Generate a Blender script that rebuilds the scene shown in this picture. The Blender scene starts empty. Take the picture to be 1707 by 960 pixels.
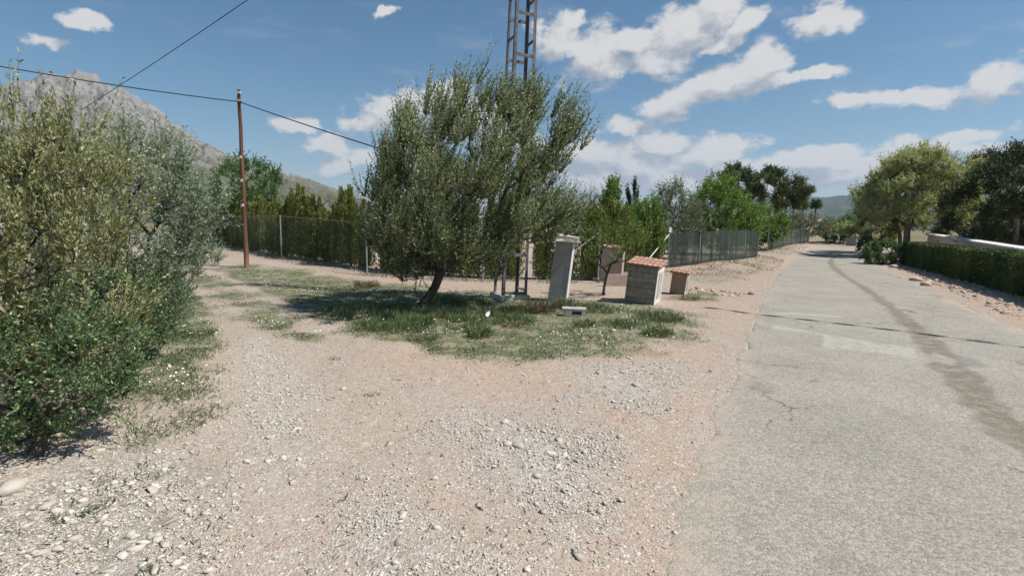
import bpy, bmesh, math, random
import numpy as np
from mathutils import Matrix, Vector, Euler
rng = np.random.default_rng(11)
random.seed(5)
S = bpy.context.scene
COL = S.collection
PI = math.pi

# ------------------------------------------------------------------ camera
PITCH, ROLL, CAMZ = 7.0, 0.7, 2.5
cam_d = bpy.data.cameras.new('camera')
cam = bpy.data.objects.new('camera', cam_d); COL.objects.link(cam)
RM = Matrix.Rotation(math.radians(90 - PITCH), 3, 'X') @ Matrix.Rotation(math.radians(ROLL), 3, 'Z')
cam.matrix_world = Matrix.Translation((0, 0, CAMZ)) @ RM.to_4x4()
cam_d.sensor_width = 36; cam_d.lens = 18.0
cam_d.clip_start = 0.05; cam_d.clip_end = 30000
S.camera = cam
R3 = np.array(RM)
FPX = 853.5
def ray(px, py):
    d = R3 @ np.array([(px - 853.5) / FPX, -(py - 480) / FPX, -1.0])
    return d / np.linalg.norm(d)

# ------------------------------------------------------------------ light
SUN_EL = math.radians(55)
sun_h = np.array([0.97, -0.24]); sun_h /= np.linalg.norm(sun_h)
sun_dir = Vector((sun_h[0] * math.cos(SUN_EL), sun_h[1] * math.cos(SUN_EL), math.sin(SUN_EL)))
sl = bpy.data.lights.new('sun', 'SUN'); sl.energy = 4.9; sl.angle = math.radians(0.4); sl.color = (1.0, 0.955, 0.89)
sun = bpy.data.objects.new('sun', sl); COL.objects.link(sun)
sun.rotation_euler = sun_dir.to_track_quat('Z', 'Y').to_euler()
S.view_settings.view_transform = 'Standard'; S.view_settings.look = 'None'
S.view_settings.gamma = 1.0; S.view_settings.use_curve_mapping = False
S.view_settings.exposure = 0.31
S.cycles.max_bounces = 6; S.cycles.diffuse_bounces = 3; S.cycles.transparent_max_bounces = 16
S.cycles.transmission_bounces = 3; S.cycles.volume_bounces = 0
S.cycles.use_denoising = True

class NT:
    """small helper to write node trees"""
    def __init__(s, tree): s.t = tree; s.n = tree.nodes; s.l = tree.links
    def add(s, typ, **kw):
        n = s.n.new(typ)
        for k, v in kw.items(): setattr(n, k, v)
        return n
    def set(s, sock, v):
        if isinstance(v, bpy.types.NodeSocket): s.l.new(v, sock)
        elif v is not None: sock.default_value = v
    def math(s, op, a, b=None, c=None, clamp=False):
        n = s.add('ShaderNodeMath', operation=op, use_clamp=clamp)
        for i, v in enumerate((a, b, c)):
            if v is not None: s.set(n.inputs[i], v)
        return n.outputs[0]
    def vmath(s, op, a, b=None, out=0):
        n = s.add('ShaderNodeVectorMath', operation=op)
        s.set(n.inputs[0], a)
        if b is not None: s.set(n.inputs[1], b)
        return n.outputs[out]
    def noise(s, vec, scale, detail=4, rough=0.55, out='Fac', lac=2.0):
        n = s.add('ShaderNodeTexNoise'); n.inputs['Scale'].default_value = scale
        n.inputs['Detail'].default_value = detail; n.inputs['Roughness'].default_value = rough
        n.inputs['Lacunarity'].default_value = lac
        if vec is not None: s.l.new(vec, n.inputs['Vector'])
        return n.outputs[out]
    def ramp(s, fac, stops, interp='LINEAR'):
        n = s.add('ShaderNodeValToRGB'); cr = n.color_ramp; cr.interpolation = interp
        while len(cr.elements) < len(stops): cr.elements.new(0.5)
        for e, (p, c) in zip(cr.elements, stops):
            e.position = p; e.color = (*c, 1) if len(c) == 3 else c
        s.set(n.inputs[0], fac); return n.outputs[0]
    def mix(s, fac, a, b, blend='MIX'):
        n = s.add('ShaderNodeMix', data_type='RGBA', blend_type=blend)
        s.set(n.inputs[0], fac)
        for sock, v in ((n.inputs[6], a), (n.inputs[7], b)):
            if isinstance(v, (tuple, list)) and len(v) == 3: v = (*v, 1)
            s.set(sock, v)
        return n.outputs[2]
    def mrange(s, v, a, b, c=0.0, d=1.0, smooth=True):
        n = s.add('ShaderNodeMapRange', interpolation_type='SMOOTHSTEP' if smooth else 'LINEAR')
        s.set(n.inputs[0], v)
        for i, x in enumerate((a, b, c, d)): n.inputs[i + 1].default_value = x
        return n.outputs[0]

# ------------------------------------------------------------------ world: sky and clouds by direction
W = bpy.data.worlds.new('World'); S.world = W; W.use_nodes = True
W.node_tree.nodes.clear()
w = NT(W.node_tree)
sky = w.add('ShaderNodeTexSky', sky_type='NISHITA', sun_disc=False)
sky.sun_elevation = SUN_EL; sky.sun_rotation = math.atan2(sun_h[0], sun_h[1])
sky.altitude = 200; sky.air_density = 1.0; sky.dust_density = 0.4; sky.ozone_density = 1.6
skycol = w.add('ShaderNodeHueSaturation'); skycol.inputs['Saturation'].default_value = 1.24; skycol.inputs['Hue'].default_value = 0.49
skycol.inputs['Value'].default_value = 0.72
w.l.new(sky.outputs[0], skycol.inputs['Color'])

# (azimuth/elevation centre as seen in the photo, half sizes in degrees-ish pixels, tilt)
CL = [(985,88,66,56,0),(930,66,44,40,20),(952,34,26,22,0),(1145,58,92,50,12),(1105,95,60,34,0),(1190,8,60,34,0),(1070,68,40,26,0),(1240,44,46,20,25),(1200,78,50,16,15),
      (1275,112,66,30,0),(1210,140,90,30,14),(1140,170,66,24,5),(1345,127,80,13,3),(1370,38,52,26,10),
      (1435,166,68,15,0),(1530,158,84,17,4),(1650,142,100,28,10),(1780,110,120,34,8),
      (1035,216,48,18,4),(1100,240,66,24,0),(1000,255,70,22,0),(1215,245,66,22,8),(1070,275,120,20,0),(1220,282,130,20,2),(1010,305,120,22,0),(1130,300,140,20,2),(1280,300,120,16,0),(1190,262,80,18,4),
      (1370,266,120,18,2),(1530,254,130,15,3),(1660,248,110,18,0),(1625,229,84,15,0),(1385,300,140,17,0),(1500,286,150,17,0),(1440,275,120,12,2),(1800,240,150,26,0),
      (665,188,74,30,14),(728,165,56,28,10),(618,205,46,18,5),(800,190,60,26,0),(860,240,80,24,0),
      (487,210,34,14,0),(545,244,42,14,0),(552,279,40,17,8),(600,262,40,16,0),
      (140,30,34,15,0),(93,67,34,15,0),(210,170,24,10,0),(650,20,34,8,20),
      (-250,60,120,60,10),(-150,250,160,30,0)]
def azel(px, py):
    d = ray(px, py); return math.atan2(d[0], d[1]), math.asin(d[2])
grp = bpy.data.node_groups.new('cloud_density', 'ShaderNodeTree')
grp.interface.new_socket(name='P', in_out='INPUT', socket_type='NodeSocketVector')
grp.interface.new_socket(name='D', in_out='OUTPUT', socket_type='NodeSocketFloat')
g = NT(grp); gi = g.add('NodeGroupInput'); go = g.add('NodeGroupOutput')
P0 = gi.outputs[0]
nz = g.noise(P0, 7.0, 3, 0.55, 'Color')
wv = g.vmath('SUBTRACT', nz, (0.5, 0.5, 0.5))
wv = g.vmath('MULTIPLY', wv, (0.10, 0.045, 0.0))
nz2 = g.noise(P0, 26.0, 4, 0.6, 'Color')
wv2 = g.vmath('MULTIPLY', g.vmath('SUBTRACT', nz2, (0.5, 0.5, 0.5)), (0.05, 0.03, 0.0))
P1 = g.vmath('ADD', g.vmath('ADD', P0, wv), wv2)
cur = None
for (px, py, hw, hh, rot) in CL:
    a, e = azel(px, py); a1, _ = azel(px + hw, py); _, e1 = azel(px, py - hh)
    m = g.add('ShaderNodeMapping', vector_type='TEXTURE')
    m.inputs['Location'].default_value = (a, e, 0)
    m.inputs['Rotation'].default_value = (0, 0, math.radians(rot))
    m.inputs['Scale'].default_value = (max(abs(a1 - a), 0.01) * 1.12, max(abs(e1 - e), 0.008) * 1.15, 1)
    g.l.new(P1, m.inputs['Vector'])
    ln = g.vmath('LENGTH', m.outputs[0], out=1)
    if cur is None: cur = ln
    else:
        sm = g.add('ShaderNodeMath', operation='SMOOTH_MIN')
        g.l.new(cur, sm.inputs[0]); g.l.new(ln, sm.inputs[1]); sm.inputs[2].default_value = 0.25
        cur = sm.outputs[0]
sq = g.vmath('MULTIPLY', P0, (1.0, 1.7, 1.0))
fb = g.noise(sq, 13.0, 10, 0.63)
dd = g.math('ADD', g.math('SUBTRACT', 1.0, cur), g.math('MULTIPLY', g.math('SUBTRACT', fb, 0.475), 2.3))
g.l.new(dd, go.inputs[0])

tc = w.add('ShaderNodeTexCoord')
sep = w.add('ShaderNodeSeparateXYZ'); w.l.new(tc.outputs['Generated'], sep.inputs[0])
az = w.math('ARCTAN2', sep.outputs[0], sep.outputs[1]); el = w.math('ARCSINE', sep.outputs[2])
comb = w.add('ShaderNodeCombineXYZ'); w.l.new(az, comb.inputs[0]); w.l.new(el, comb.inputs[1])
g1 = w.add('ShaderNodeGroup'); g1.node_tree = grp; w.l.new(comb.outputs[0], g1.inputs[0])
g2 = w.add('ShaderNodeGroup'); g2.node_tree = grp
w.l.new(w.vmath('ADD', comb.outputs[0], (0.018, 0.030, 0.0)), g2.inputs[0])
alpha = w.mrange(g1.outputs[0], -0.04, 0.48)
cloud_lit = w.mrange(w.math('SUBTRACT', g1.outputs[0], g2.outputs[0]), -0.55, 0.5)
wisp = w.mrange(w.noise(w.vmath('MULTIPLY', comb.outputs[0], (2.0, 7.0, 1.0)), 3.0, 6, 0.6), 0.52, 0.80)
wisp = w.math('MULTIPLY', wisp, 0.22)
ccol = w.ramp(cloud_lit, [(0.0, (3.0, 3.2, 3.6)), (0.4, (4.1, 4.2, 4.4)), (0.75, (5.2, 5.15, 5.1)), (1.0, (5.8, 5.7, 5.55))])  # sunward tops and grey undersides are put into the cloud colour
CLOUD_GAIN = w.vmath('SCALE', ccol); CLOUD_GAIN.node.inputs['Scale'].default_value = 1.0
a_tot = w.math('MAXIMUM', w.math('MULTIPLY', alpha, 0.96), wisp)
above = w.mrange(sep.outputs[2], -0.02, 0.03)
a_tot = w.math('MULTIPLY', a_tot, above)
fin = w.mix(a_tot, skycol.outputs[0], CLOUD_GAIN)
bg = w.add('ShaderNodeBackground'); bg.inputs['Strength'].default_value = 0.105
w.l.new(fin, bg.inputs['Color'])
wo = w.add('ShaderNodeOutputWorld'); w.l.new(bg.outputs[0], wo.inputs['Surface'])
W.cycles.sampling_method = 'MANUAL'; W.cycles.sample_map_resolution = 512

# ------------------------------------------------------------------ numeric noise and ground height
def _hash(ix, iy, seed):
    n = (ix.astype(np.int64) * 374761393 + iy.astype(np.int64) * 668265263 + seed * 2147483647) & 0xffffffff
    n = ((n ^ (n >> 13)) * 1274126177) & 0xffffffff
    n = (n ^ (n >> 16)) & 0xffffffff
    return n / 4294967295.0
def vnoise(x, y, seed=0):
    x = np.asarray(x, float); y = np.asarray(y, float)
    ix = np.floor(x); iy = np.floor(y); fx = x - ix; fy = y - iy
    ux = fx * fx * (3 - 2 * fx); uy = fy * fy * (3 - 2 * fy)
    a = _hash(ix, iy, seed); b = _hash(ix + 1, iy, seed); c = _hash(ix, iy + 1, seed); d = _hash(ix + 1, iy + 1, seed)
    return (a + (b - a) * ux) * (1 - uy) + (c + (d - c) * ux) * uy
def fbm(x, y, oc=4, seed=0, rough=0.5):
    s = 0; a = 1; t = 0; x = np.asarray(x, float); y = np.asarray(y, float)
    for i in range(oc):
        s = s + a * vnoise(x + 17.3 * i, y - 9.1 * i, seed + i); t += a; a *= rough; x = x * 2.03; y = y * 2.03
    return s / t - 0.5
def sst(v):
    v = np.clip(v, 0, 1); return v * v * (3 - 2 * v)
def hbase(x, y):
    x = np.asarray(x, float); y = np.asarray(y, float)
    h = 0.45 * sst((y - 20) / 9) * sst((-x + 2) / 12) * (1 - sst((y - 70) / 80))
    h = h + 0.22 * sst((-x - 3.2) / 2.5) * sst((12 - y) / 4)
    ex, ey = 14.0, 19.5; el_ = math.hypot(ex, ey)      # earth bank along the foot of the shade net
    tb_ = ((x - 9.5) * ex + (y - 28.0) * ey) / el_; nb_ = ((x - 9.5) * ey - (y - 28.0) * ex) / el_
    h = h + 0.38 * sst(tb_ / 5) * sst((70 - tb_) / 20) * (1 - sst((nb_ - 0.2) / 3.4)) * sst((nb_ + 9) / 4)
    h = h + 1.5 * np.exp(-((x - 57) / 7.0) ** 2 - ((y - 99) / 9.0) ** 2)
    return h
def G(px, py):
    d = ray(px, py); o = np.array([0, 0, CAMZ]); z = 0.0
    for _ in range(40):
        t = (z - CAMZ) / d[2]; p = o + d * t
        z = 0.6 * z + 0.4 * float(hbase(p[0], p[1]))
    return np.array([p[0], p[1], z])
def poly_world(pts): return np.array([G(*p)[:2] for p in pts])
def smooth_line0(P, it=2):
    for _ in range(it):
        Q = [P[0]]
        for a, b in zip(P[:-1], P[1:]): Q += [a * 0.75 + b * 0.25, a * 0.25 + b * 0.75]
        Q.append(P[-1]); P = np.array(Q)
    return P
def sdist_poly(x, y, poly):
    """signed distance, + inside"""
    n = len(poly); best = np.full(x.shape, 1e9); ins = np.zeros(x.shape, bool)
    for i in range(n):
        a = poly[i]; b = poly[(i + 1) % n]; e = b - a
        t = np.clip(((x - a[0]) * e[0] + (y - a[1]) * e[1]) / (e @ e), 0, 1)
        best = np.minimum(best, np.hypot(x - a[0] - t * e[0], y - a[1] - t * e[1]))
        c = (a[1] > y) != (b[1] > y)
        with np.errstate(divide='ignore', invalid='ignore'):
            xi = (b[0] - a[0]) * (y - a[1]) / (b[1] - a[1]) + a[0]
        ins ^= c & (x < xi)
    return np.where(ins, best, -best)
def dist_line(x, y, line):
    best = np.full(np.shape(x), 1e9)
    for a, b in zip(line[:-1], line[1:]):
        e = b - a; t = np.clip(((x - a[0]) * e[0] + (y - a[1]) * e[1]) / (e @ e), 0, 1)
        best = np.minimum(best, np.hypot(x - a[0] - t * e[0], y - a[1] - t * e[1]))
    return best

# road edges, from the photo
REDGE_L = [(1060,1060),(1105,900),(1135,810),(1190,690),(1228,600),(1258,520),(1288,465),(1318,434),(1342,420)]
REDGE_R = [(2600,1000),(2100,700),(1850,608),(1707,553),(1600,505),(1520,468),(1470,444),(1443,430),(1432,424)]
RL = poly_world(REDGE_L); RR = poly_world(REDGE_R)
# extend behind the camera along the near direction, and round the bend beyond
dn = RL[0] - RL[3]; dn /= np.linalg.norm(dn)
RLx = [RL[0] + dn * 30] + list(RL); RRx = [RR[3] + dn * 60, ] + list(RR[3:])
eL, eR = RL[-1], RR[-1]
BEND = [np.array([0.62, 0.79]), np.array([0.86, 0.5]), np.array([0.98, 0.2]), np.array([1.0, 0.05])]
pL, pR = eL.copy(), eR.copy()
for k, dv in enumerate(BEND):
    dv = dv / np.linalg.norm(dv); nl = np.array([-dv[1], dv[0]])
    pm = (pL + pR) / 2 + dv * (9 + 14 * k)
    pL = pm + nl * 3.1; pR = pm - nl * 3.1
    RLx.append(pL); RRx.append(pR)
RLx = np.array(RLx); RRx = np.array(RRx)
ROADPOLY = np.vstack([RLx, RRx[::-1]])

Z_GRASS = [poly_world(p) for p in [
    [(352,447),(420,440),(470,448),(560,462),(640,474),(830,492),(960,496),(1040,508),(1110,512),(1155,524),(1145,556),(1060,575),(1000,584),(870,598),(750,584),(640,562),(575,548),(520,528),(470,498),(420,478),(372,462)],
    [(322,458),(350,462),(400,490),(450,520),(500,552),(520,570),(470,562),(425,545),(395,515),(360,490),(325,478)],
    [(220,640),(262,520),(300,490),(345,495),(385,535),(380,590),(320,620),(255,640)],
    [(1125,486),(1180,488),(1190,500),(1130,500)]]]
Z_WEED = [poly_world(p) for p in [
    [(225,660),(300,610),(365,630),(378,680),(320,720),(230,745),(180,745)],
    [(0,800),(120,760),(330,760),(330,850),(200,960),(-100,960),(-300,900)],
    [(1130,462),(1190,474),(1235,466),(1290,440),(1330,418),(1300,406),(1260,424),(1180,446)]]]
Z_ORANGE = [poly_world(p) for p in [
    [(240,402),(370,412),(470,434),(620,462),(820,474),(1000,478),(1120,470),(1200,480),(1262,500),(1262,530),(1210,575),(1180,545),(1150,515),(1040,500),(830,484),(640,474),(560,458),(430,438),(250,425)],
    [(640,570),(750,590),(870,604),(1010,590),(1150,560),(1215,560),(1200,640),(1130,820),(1060,960),(1000,960),(1040,760),(980,650),(800,640),(650,610)],
    [(250,610),(370,590),(372,620),(300,640),(240,660)],
    [(1443,428),(1470,440),(1600,500),(1707,548),(1990,640),(1990,600),(1707,495),(1600,462),(1500,432)],
    [(1300,402),(1350,395),(1380,402),(1345,418),(1330,420)],
    [(1140,448),(1265,428),(1335,416),(1300,446),(1262,486),(1200,474)]]]
Z_GRAVEL = [poly_world(p) for p in [
    [(520,960),(560,860),(640,800),(720,830),(760,960),(700,1060),(480,1060)],
    [(760,700),(860,680),(960,700),(1000,760),(990,840),(900,870),(820,800)],
    [(380,560),(440,560),(520,640),(480,760),(400,760),(380,650)],
    [(1000,615),(1120,600),(1150,640),(1080,690),(960,670)],
    [(-300,960),(-200,820),(60,770),(200,740),(330,740),(350,860),(280,960),(200,1060)]]]

def in_any(x, y, zones, soft, amp, seed, sc=0.9):
    m = np.zeros(np.shape(x)); nz = fbm(x * sc, y * sc, 4, seed, 0.6) * amp
    for z in zones:
        m = np.maximum(m, sst((sdist_poly(x, y, z) + nz) / soft + 0.5))
    return m
RUTS = [smooth_line0(poly_world(p)) for p in [
    [(300,432),(345,450),(400,472),(470,505),(540,545),(590,600),(575,680),(530,760),(480,860),(440,980)],
    [(310,470),(345,500),(390,560),(400,640),(370,740),(320,860),(270,1000)],
    [(1235,560),(1190,620),(1140,700),(1095,800),(1050,930)]]]
def rut_mask(x, y):
    wv_ = fbm(x * 0.8, y * 0.8, 3, 77) * 0.5
    return np.maximum.reduce([sst((w_ - dist_line(x, y, L_) + wv_) / 0.35) for L_, w_ in zip(RUTS, (0.28, 0.28, 0.35))])
def zone_masks(x, y):
    gr = in_any(x, y, Z_GRASS, 1.3, 2.6, 3)
    we = in_any(x, y, Z_WEED, 0.8, 1.3, 5)
    orr = in_any(x, y, Z_ORANGE, 0.9, 1.5, 7)
    gv = in_any(x, y, Z_GRAVEL, 1.0, 1.6, 9)
    ru = rut_mask(x, y); gr = gr * (1 - ru); gv = gv * (1 - 0.85 * ru)
    return gr, we, orr, gv
def hfull(x, y):
    h = hbase(x, y)
    r = np.hypot(x, y)
    nearf = np.clip(1 - r / 120, 0, 1)
    h = h + fbm(x * 0.45, y * 0.45, 4, 21) * 0.10 * nearf + fbm(x * 3.1, y * 3.1, 3, 22) * 0.022 * (r < 40)
    return h
def hroad_blend(x, y, h):
    m = r_ = np.hypot(x, y) < 160
    out = h.copy()
    sd = sdist_poly(x[m], y[m], ROADPOLY)
    k = sst((sd + 0.9) / 0.9)
    out[m] = h[m] * (1 - k) + k * (hbase(x[m], y[m]) * 1.0)
    out[m] -= 0.035 * (sd > 0.10)
    return out
def H(x, y):
    x = np.atleast_1d(np.asarray(x, float)); y = np.atleast_1d(np.asarray(y, float))
    return hroad_blend(x, y, hfull(x, y))
def Hs(x, y): return float(H(x, y)[0])

# ------------------------------------------------------------------ mesh helpers
def mesh_np(name, V, F, mat=None, parent=None, smooth=False, fattr=None, cattr=None):
    """V (n,3); F (m,k) equal-size faces, or a list of such arrays"""
    Fs = F if isinstance(F, list) else [F]
    me = bpy.data.meshes.new(name)
    nv = len(V); nl = sum(f.size for f in Fs); nf = sum(len(f) for f in Fs)
    me.vertices.add(nv); me.vertices.foreach_set('co', np.ascontiguousarray(V, dtype=np.float32).ravel())
    me.loops.add(nl); me.loops.foreach_set('vertex_index', np.concatenate([f.ravel() for f in Fs]).astype(np.int32))
    me.polygons.add(nf)
    tot = np.concatenate([np.full(len(f), f.shape[1]) for f in Fs]); st = np.concatenate([[0], np.cumsum(tot)[:-1]])
    me.polygons.foreach_set('loop_start', st.astype(np.int32)); me.polygons.foreach_set('loop_total', tot.astype(np.int32))
    me.update(calc_edges=True)
    if smooth: me.polygons.foreach_set('use_smooth', np.ones(nf, bool))
    if fattr is not None:
        for k, v in fattr.items():
            a = me.attributes.new(k, 'FLOAT', 'FACE'); a.data.foreach_set('value', np.asarray(v, np.float32))
    if cattr is not None:
        for k, v in cattr.items():
            a = me.attributes.new(k, 'FLOAT_COLOR', 'POINT'); a.data.foreach_set('color', np.asarray(v, np.float32).ravel())
    if mat: me.materials.append(mat)
    o = bpy.data.objects.new(name, me); COL.objects.link(o)
    if parent is not None: o.parent = parent
    return o
class MB:
    def __init__(s): s.v = []; s.f = []
    def add(s, vs, fs):
        b = len(s.v); s.v += [tuple(v) for v in vs]; s.f += [tuple(i + b for i in f) for f in fs]
    def box(s, c, sz, rot=0, taper=1.0, jit=0.0):
        x, y, z = (d / 2 for d in sz); ca, sa = math.cos(rot), math.sin(rot); vs = []
        for k, (sx, sy, szn) in enumerate([(-1,-1,-1),(1,-1,-1),(1,1,-1),(-1,1,-1),(-1,-1,1),(1,-1,1),(1,1,1),(-1,1,1)]):
            t = taper if szn > 0 else 1.0
            a, b = sx * x * t, sy * y * t
            j = [random.uniform(-jit, jit) for _ in range(3)]
            vs.append((c[0] + a * ca - b * sa + j[0], c[1] + a * sa + b * ca + j[1], c[2] + szn * z + j[2]))
        s.add(vs, [(0,3,2,1),(4,5,6,7),(0,1,5,4),(1,2,6,5),(2,3,7,6),(3,0,4,7)])
    def tube(s, pts, rad, n=8, caps=True):
        pts = [Vector(p) for p in pts]; rad = rad if hasattr(rad, '__len__') else [rad] * len(pts)
        rings = []
        up = Vector((0.13, 0.31, 1)).normalized()
        for i, p in enumerate(pts):
            d = (pts[min(i + 1, len(pts) - 1)] - pts[max(i - 1, 0)]).normalized()
            a = d.cross(up if abs(d.dot(up)) < 0.97 else Vector((1, 0, 0))).normalized(); b = d.cross(a)
            rings.append([p + (a * math.cos(2 * PI * k / n) + b * math.sin(2 * PI * k / n)) * rad[i] for k in range(n)])
        vs = [q for r in rings for q in r]; fs = []
        for i in range(len(pts) - 1):
            for k in range(n):
                fs.append((i * n + k, i * n + (k + 1) % n, (i + 1) * n + (k + 1) % n, (i + 1) * n + k))
        if caps: fs += [tuple(range(n)), tuple(range((len(pts) - 1) * n, len(pts) * n))[::-1]]
        s.add(vs, fs)
    def build(s, name, mat, parent=None, smooth=False, bevel=0.0):
        me = bpy.data.meshes.new(name); me.from_pydata(s.v, [], s.f); me.update()
        if smooth: me.polygons.foreach_set('use_smooth', [True] * len(me.polygons))
        if mat: me.materials.append(mat)
        o = bpy.data.objects.new(name, me); COL.objects.link(o)
        if parent is not None: o.parent = parent
        if bevel:
            b = o.modifiers.new('bevel', 'BEVEL'); b.width = bevel; b.segments = 2; b.limit_method = 'ANGLE'
        return o
def tag(o, label=None, cat=None, group=None, kind=None):
    if label: o['label'] = label
    if cat: o['category'] = cat
    if group: o['group'] = group
    if kind: o['kind'] = kind
    return o
def thing(name, label, cat, loc, rz=0, group=None, lean=(0, 0)):
    o = bpy.data.objects.new(name, None); COL.objects.link(o); o.empty_display_size = 0.2
    o.location = tuple(loc); o.rotation_euler = (lean[0], lean[1], rz)
    return tag(o, label, cat, group)
def dup(root, loc, rz, scale=1.0, label=None, group=None):
    r = root.copy(); COL.objects.link(r); r.location = loc; r.rotation_euler = (0, 0, rz)
    r.scale = scale if hasattr(scale, '__len__') else (scale,) * 3
    if label: r['label'] = label
    if group: r['group'] = group
    for ch in list(root.children):
        c = ch.copy(); COL.objects.link(c); c.parent = r
        for gc in list(ch.children):
            d = gc.copy(); COL.objects.link(d); d.parent = c
    return r

# ------------------------------------------------------------------ materials
def new_mat(name):
    m = bpy.data.materials.new(name); m.use_nodes = True; m.node_tree.nodes.clear()
    t = NT(m.node_tree); out = t.add('ShaderNodeOutputMaterial'); return m, t, out
def princ(t, out, col, rough=0.85, bump=None, bstr=0.3, bdist=0.02, metal=0.0, spec=0.3):
    p = t.add('ShaderNodeBsdfPrincipled')
    if isinstance(col, (tuple, list)): col = (*col[:3], 1)
    t.set(p.inputs['Base Color'], col); t.set(p.inputs['Roughness'], rough)
    p.inputs['Metallic'].default_value = metal; p.inputs['Specular IOR Level'].default_value = spec
    if bump is not None:
        b = t.add('ShaderNodeBump'); b.inputs['Strength'].default_value = bstr; b.inputs['Distance'].default_value = bdist
        t.l.new(bump, b.inputs['Height']); t.l.new(b.outputs[0], p.inputs['Normal'])
    t.l.new(p.outputs[0], out.inputs['Surface']); return p
def objco(t): return t.add('ShaderNodeTexCoord').outputs['Object']
def worldco(t): return t.add('ShaderNodeNewGeometry').outputs['Position']

def simple_mat(name, c1, c2, scale=6, rough=0.85, bstr=0.3, bdist=0.01, metal=0.0, c3=None, stretch=None):
    m, t, o = new_mat(name); v = objco(t)
    if stretch: v = t.vmath('MULTIPLY', v, stretch)
    n = t.noise(v, scale, 6, 0.65)
    st = [(0.3, c1), (0.7, c2)] if c3 is None else [(0.28, c1), (0.55, c2), (0.72, c3)]
    col = t.ramp(n, st)
    princ(t, o, col, rough, t.noise(v, scale * 6, 4, 0.6), bstr, bdist, metal)
    return m
def leaf_mat(name, stops, back=None, transl=0.25, rough=0.5, spec=0.35):
    m, t, o = new_mat(name)
    at = t.add('ShaderNodeAttribute', attribute_name='tint').outputs['Fac']
    col = t.ramp(at, stops)
    if back is not None:
        bf = t.add('ShaderNodeNewGeometry').outputs['Backfacing']
        col = t.mix(t.math('MULTIPLY', bf, 0.8), col, back)
    p = t.add('ShaderNodeBsdfPrincipled'); t.l.new(col, p.inputs['Base Color'])
    p.inputs['Roughness'].default_value = rough; p.inputs['Specular IOR Level'].default_value = spec
    tr = t.add('ShaderNodeBsdfTranslucent')
    t.l.new(t.mix(1.0, col, (1.0, 1.0, 0.55), 'MULTIPLY'), tr.inputs['Color'])
    mx = t.add('ShaderNodeMixShader'); mx.inputs[0].default_value = transl
    t.l.new(p.outputs[0], mx.inputs[1]); t.l.new(tr.outputs[0], mx.inputs[2])
    t.l.new(mx.outputs[0], o.inputs['Surface']); return m

M = {}
M['bark'] = simple_mat('bark', (0.05, 0.038, 0.028), (0.14, 0.11, 0.085), 9, 0.95, 0.8, 0.02, stretch=(1, 1, 0.25))
M['pine_bark'] = simple_mat('pine_bark', (0.12, 0.09, 0.075), (0.26, 0.20, 0.17), 3, 0.95, 0.8, 0.03, stretch=(1, 1, 0.3))
M['pale_twig'] = simple_mat('pale_twig', (0.28, 0.26, 0.22), (0.5, 0.48, 0.42), 8, 0.9)
M['olive'] = leaf_mat('olive_leaf', [(0.0, (0.06, 0.10, 0.035)), (0.45, (0.14, 0.19, 0.065)), (0.75, (0.28, 0.32, 0.13)), (1.0, (0.72, 0.70, 0.52))], back=(0.40, 0.45, 0.30), transl=0.26, rough=0.42)
M['olive_yellow'] = leaf_mat('olive_yellow_leaf', [(0.0, (0.13, 0.165, 0.05)), (0.5, (0.27, 0.29, 0.10)), (0.85, (0.44, 0.42, 0.18)), (1.0, (0.75, 0.70, 0.48))], back=(0.42, 0.44, 0.26), transl=0.3, rough=0.45)
M['olive_blue'] = leaf_mat('olive_blue_leaf', [(0.0, (0.09, 0.14, 0.08)), (0.5, (0.20, 0.27, 0.155)), (0.9, (0.32, 0.40, 0.25)), (1.0, (0.58, 0.63, 0.48))], back=(0.38, 0.45, 0.35), transl=0.26, rough=0.45)
M['shrub'] = leaf_mat('shrub_leaf', [(0.0, (0.05, 0.11, 0.045)), (0.55, (0.12, 0.22, 0.075)), (0.85, (0.23, 0.34, 0.12)), (1.0, (0.50, 0.55, 0.36))], back=(0.11, 0.17, 0.08), transl=0.2, rough=0.35)
M['cypress'] = leaf_mat('cypress_scale', [(0.0, (0.06, 0.09, 0.025)), (0.55, (0.19, 0.225, 0.055)), (1.0, (0.42, 0.38, 0.10))], transl=0.15, rough=0.65)
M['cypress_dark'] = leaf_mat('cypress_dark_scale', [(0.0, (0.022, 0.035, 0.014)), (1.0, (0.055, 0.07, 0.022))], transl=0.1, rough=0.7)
M['hedge'] = leaf_mat('hedge_leaf', [(0.0, (0.03, 0.06, 0.018)), (0.6, (0.075, 0.12, 0.03)), (1.0, (0.16, 0.20, 0.06))], transl=0.1, rough=0.6)
M['fresh'] = leaf_mat('fresh_leaf', [(0.0, (0.08, 0.15, 0.03)), (0.6, (0.16, 0.26, 0.05)), (1.0, (0.30, 0.40, 0.09))], transl=0.35, rough=0.5)
M['poplar'] = leaf_mat('poplar_leaf', [(0.0, (0.06, 0.12, 0.04)), (0.6, (0.11, 0.20, 0.06)), (1.0, (0.19, 0.30, 0.10))], transl=0.3, rough=0.5)
M['dry'] = leaf_mat('dry_leaf', [(0.0, (0.12, 0.085, 0.05)), (0.6, (0.20, 0.15, 0.09)), (1.0, (0.30, 0.24, 0.15))], transl=0.15, rough=0.8)
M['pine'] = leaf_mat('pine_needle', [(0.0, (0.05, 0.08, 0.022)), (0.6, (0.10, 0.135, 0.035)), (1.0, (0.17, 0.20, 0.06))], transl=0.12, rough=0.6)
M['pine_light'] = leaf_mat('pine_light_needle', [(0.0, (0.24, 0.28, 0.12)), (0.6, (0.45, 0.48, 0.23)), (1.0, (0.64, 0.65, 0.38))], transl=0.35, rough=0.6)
M['pine_dark'] = leaf_mat('pine_dark_needle', [(0.0, (0.03, 0.05, 0.015)), (1.0, (0.085, 0.11, 0.035))], transl=0.08, rough=0.7)
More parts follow.
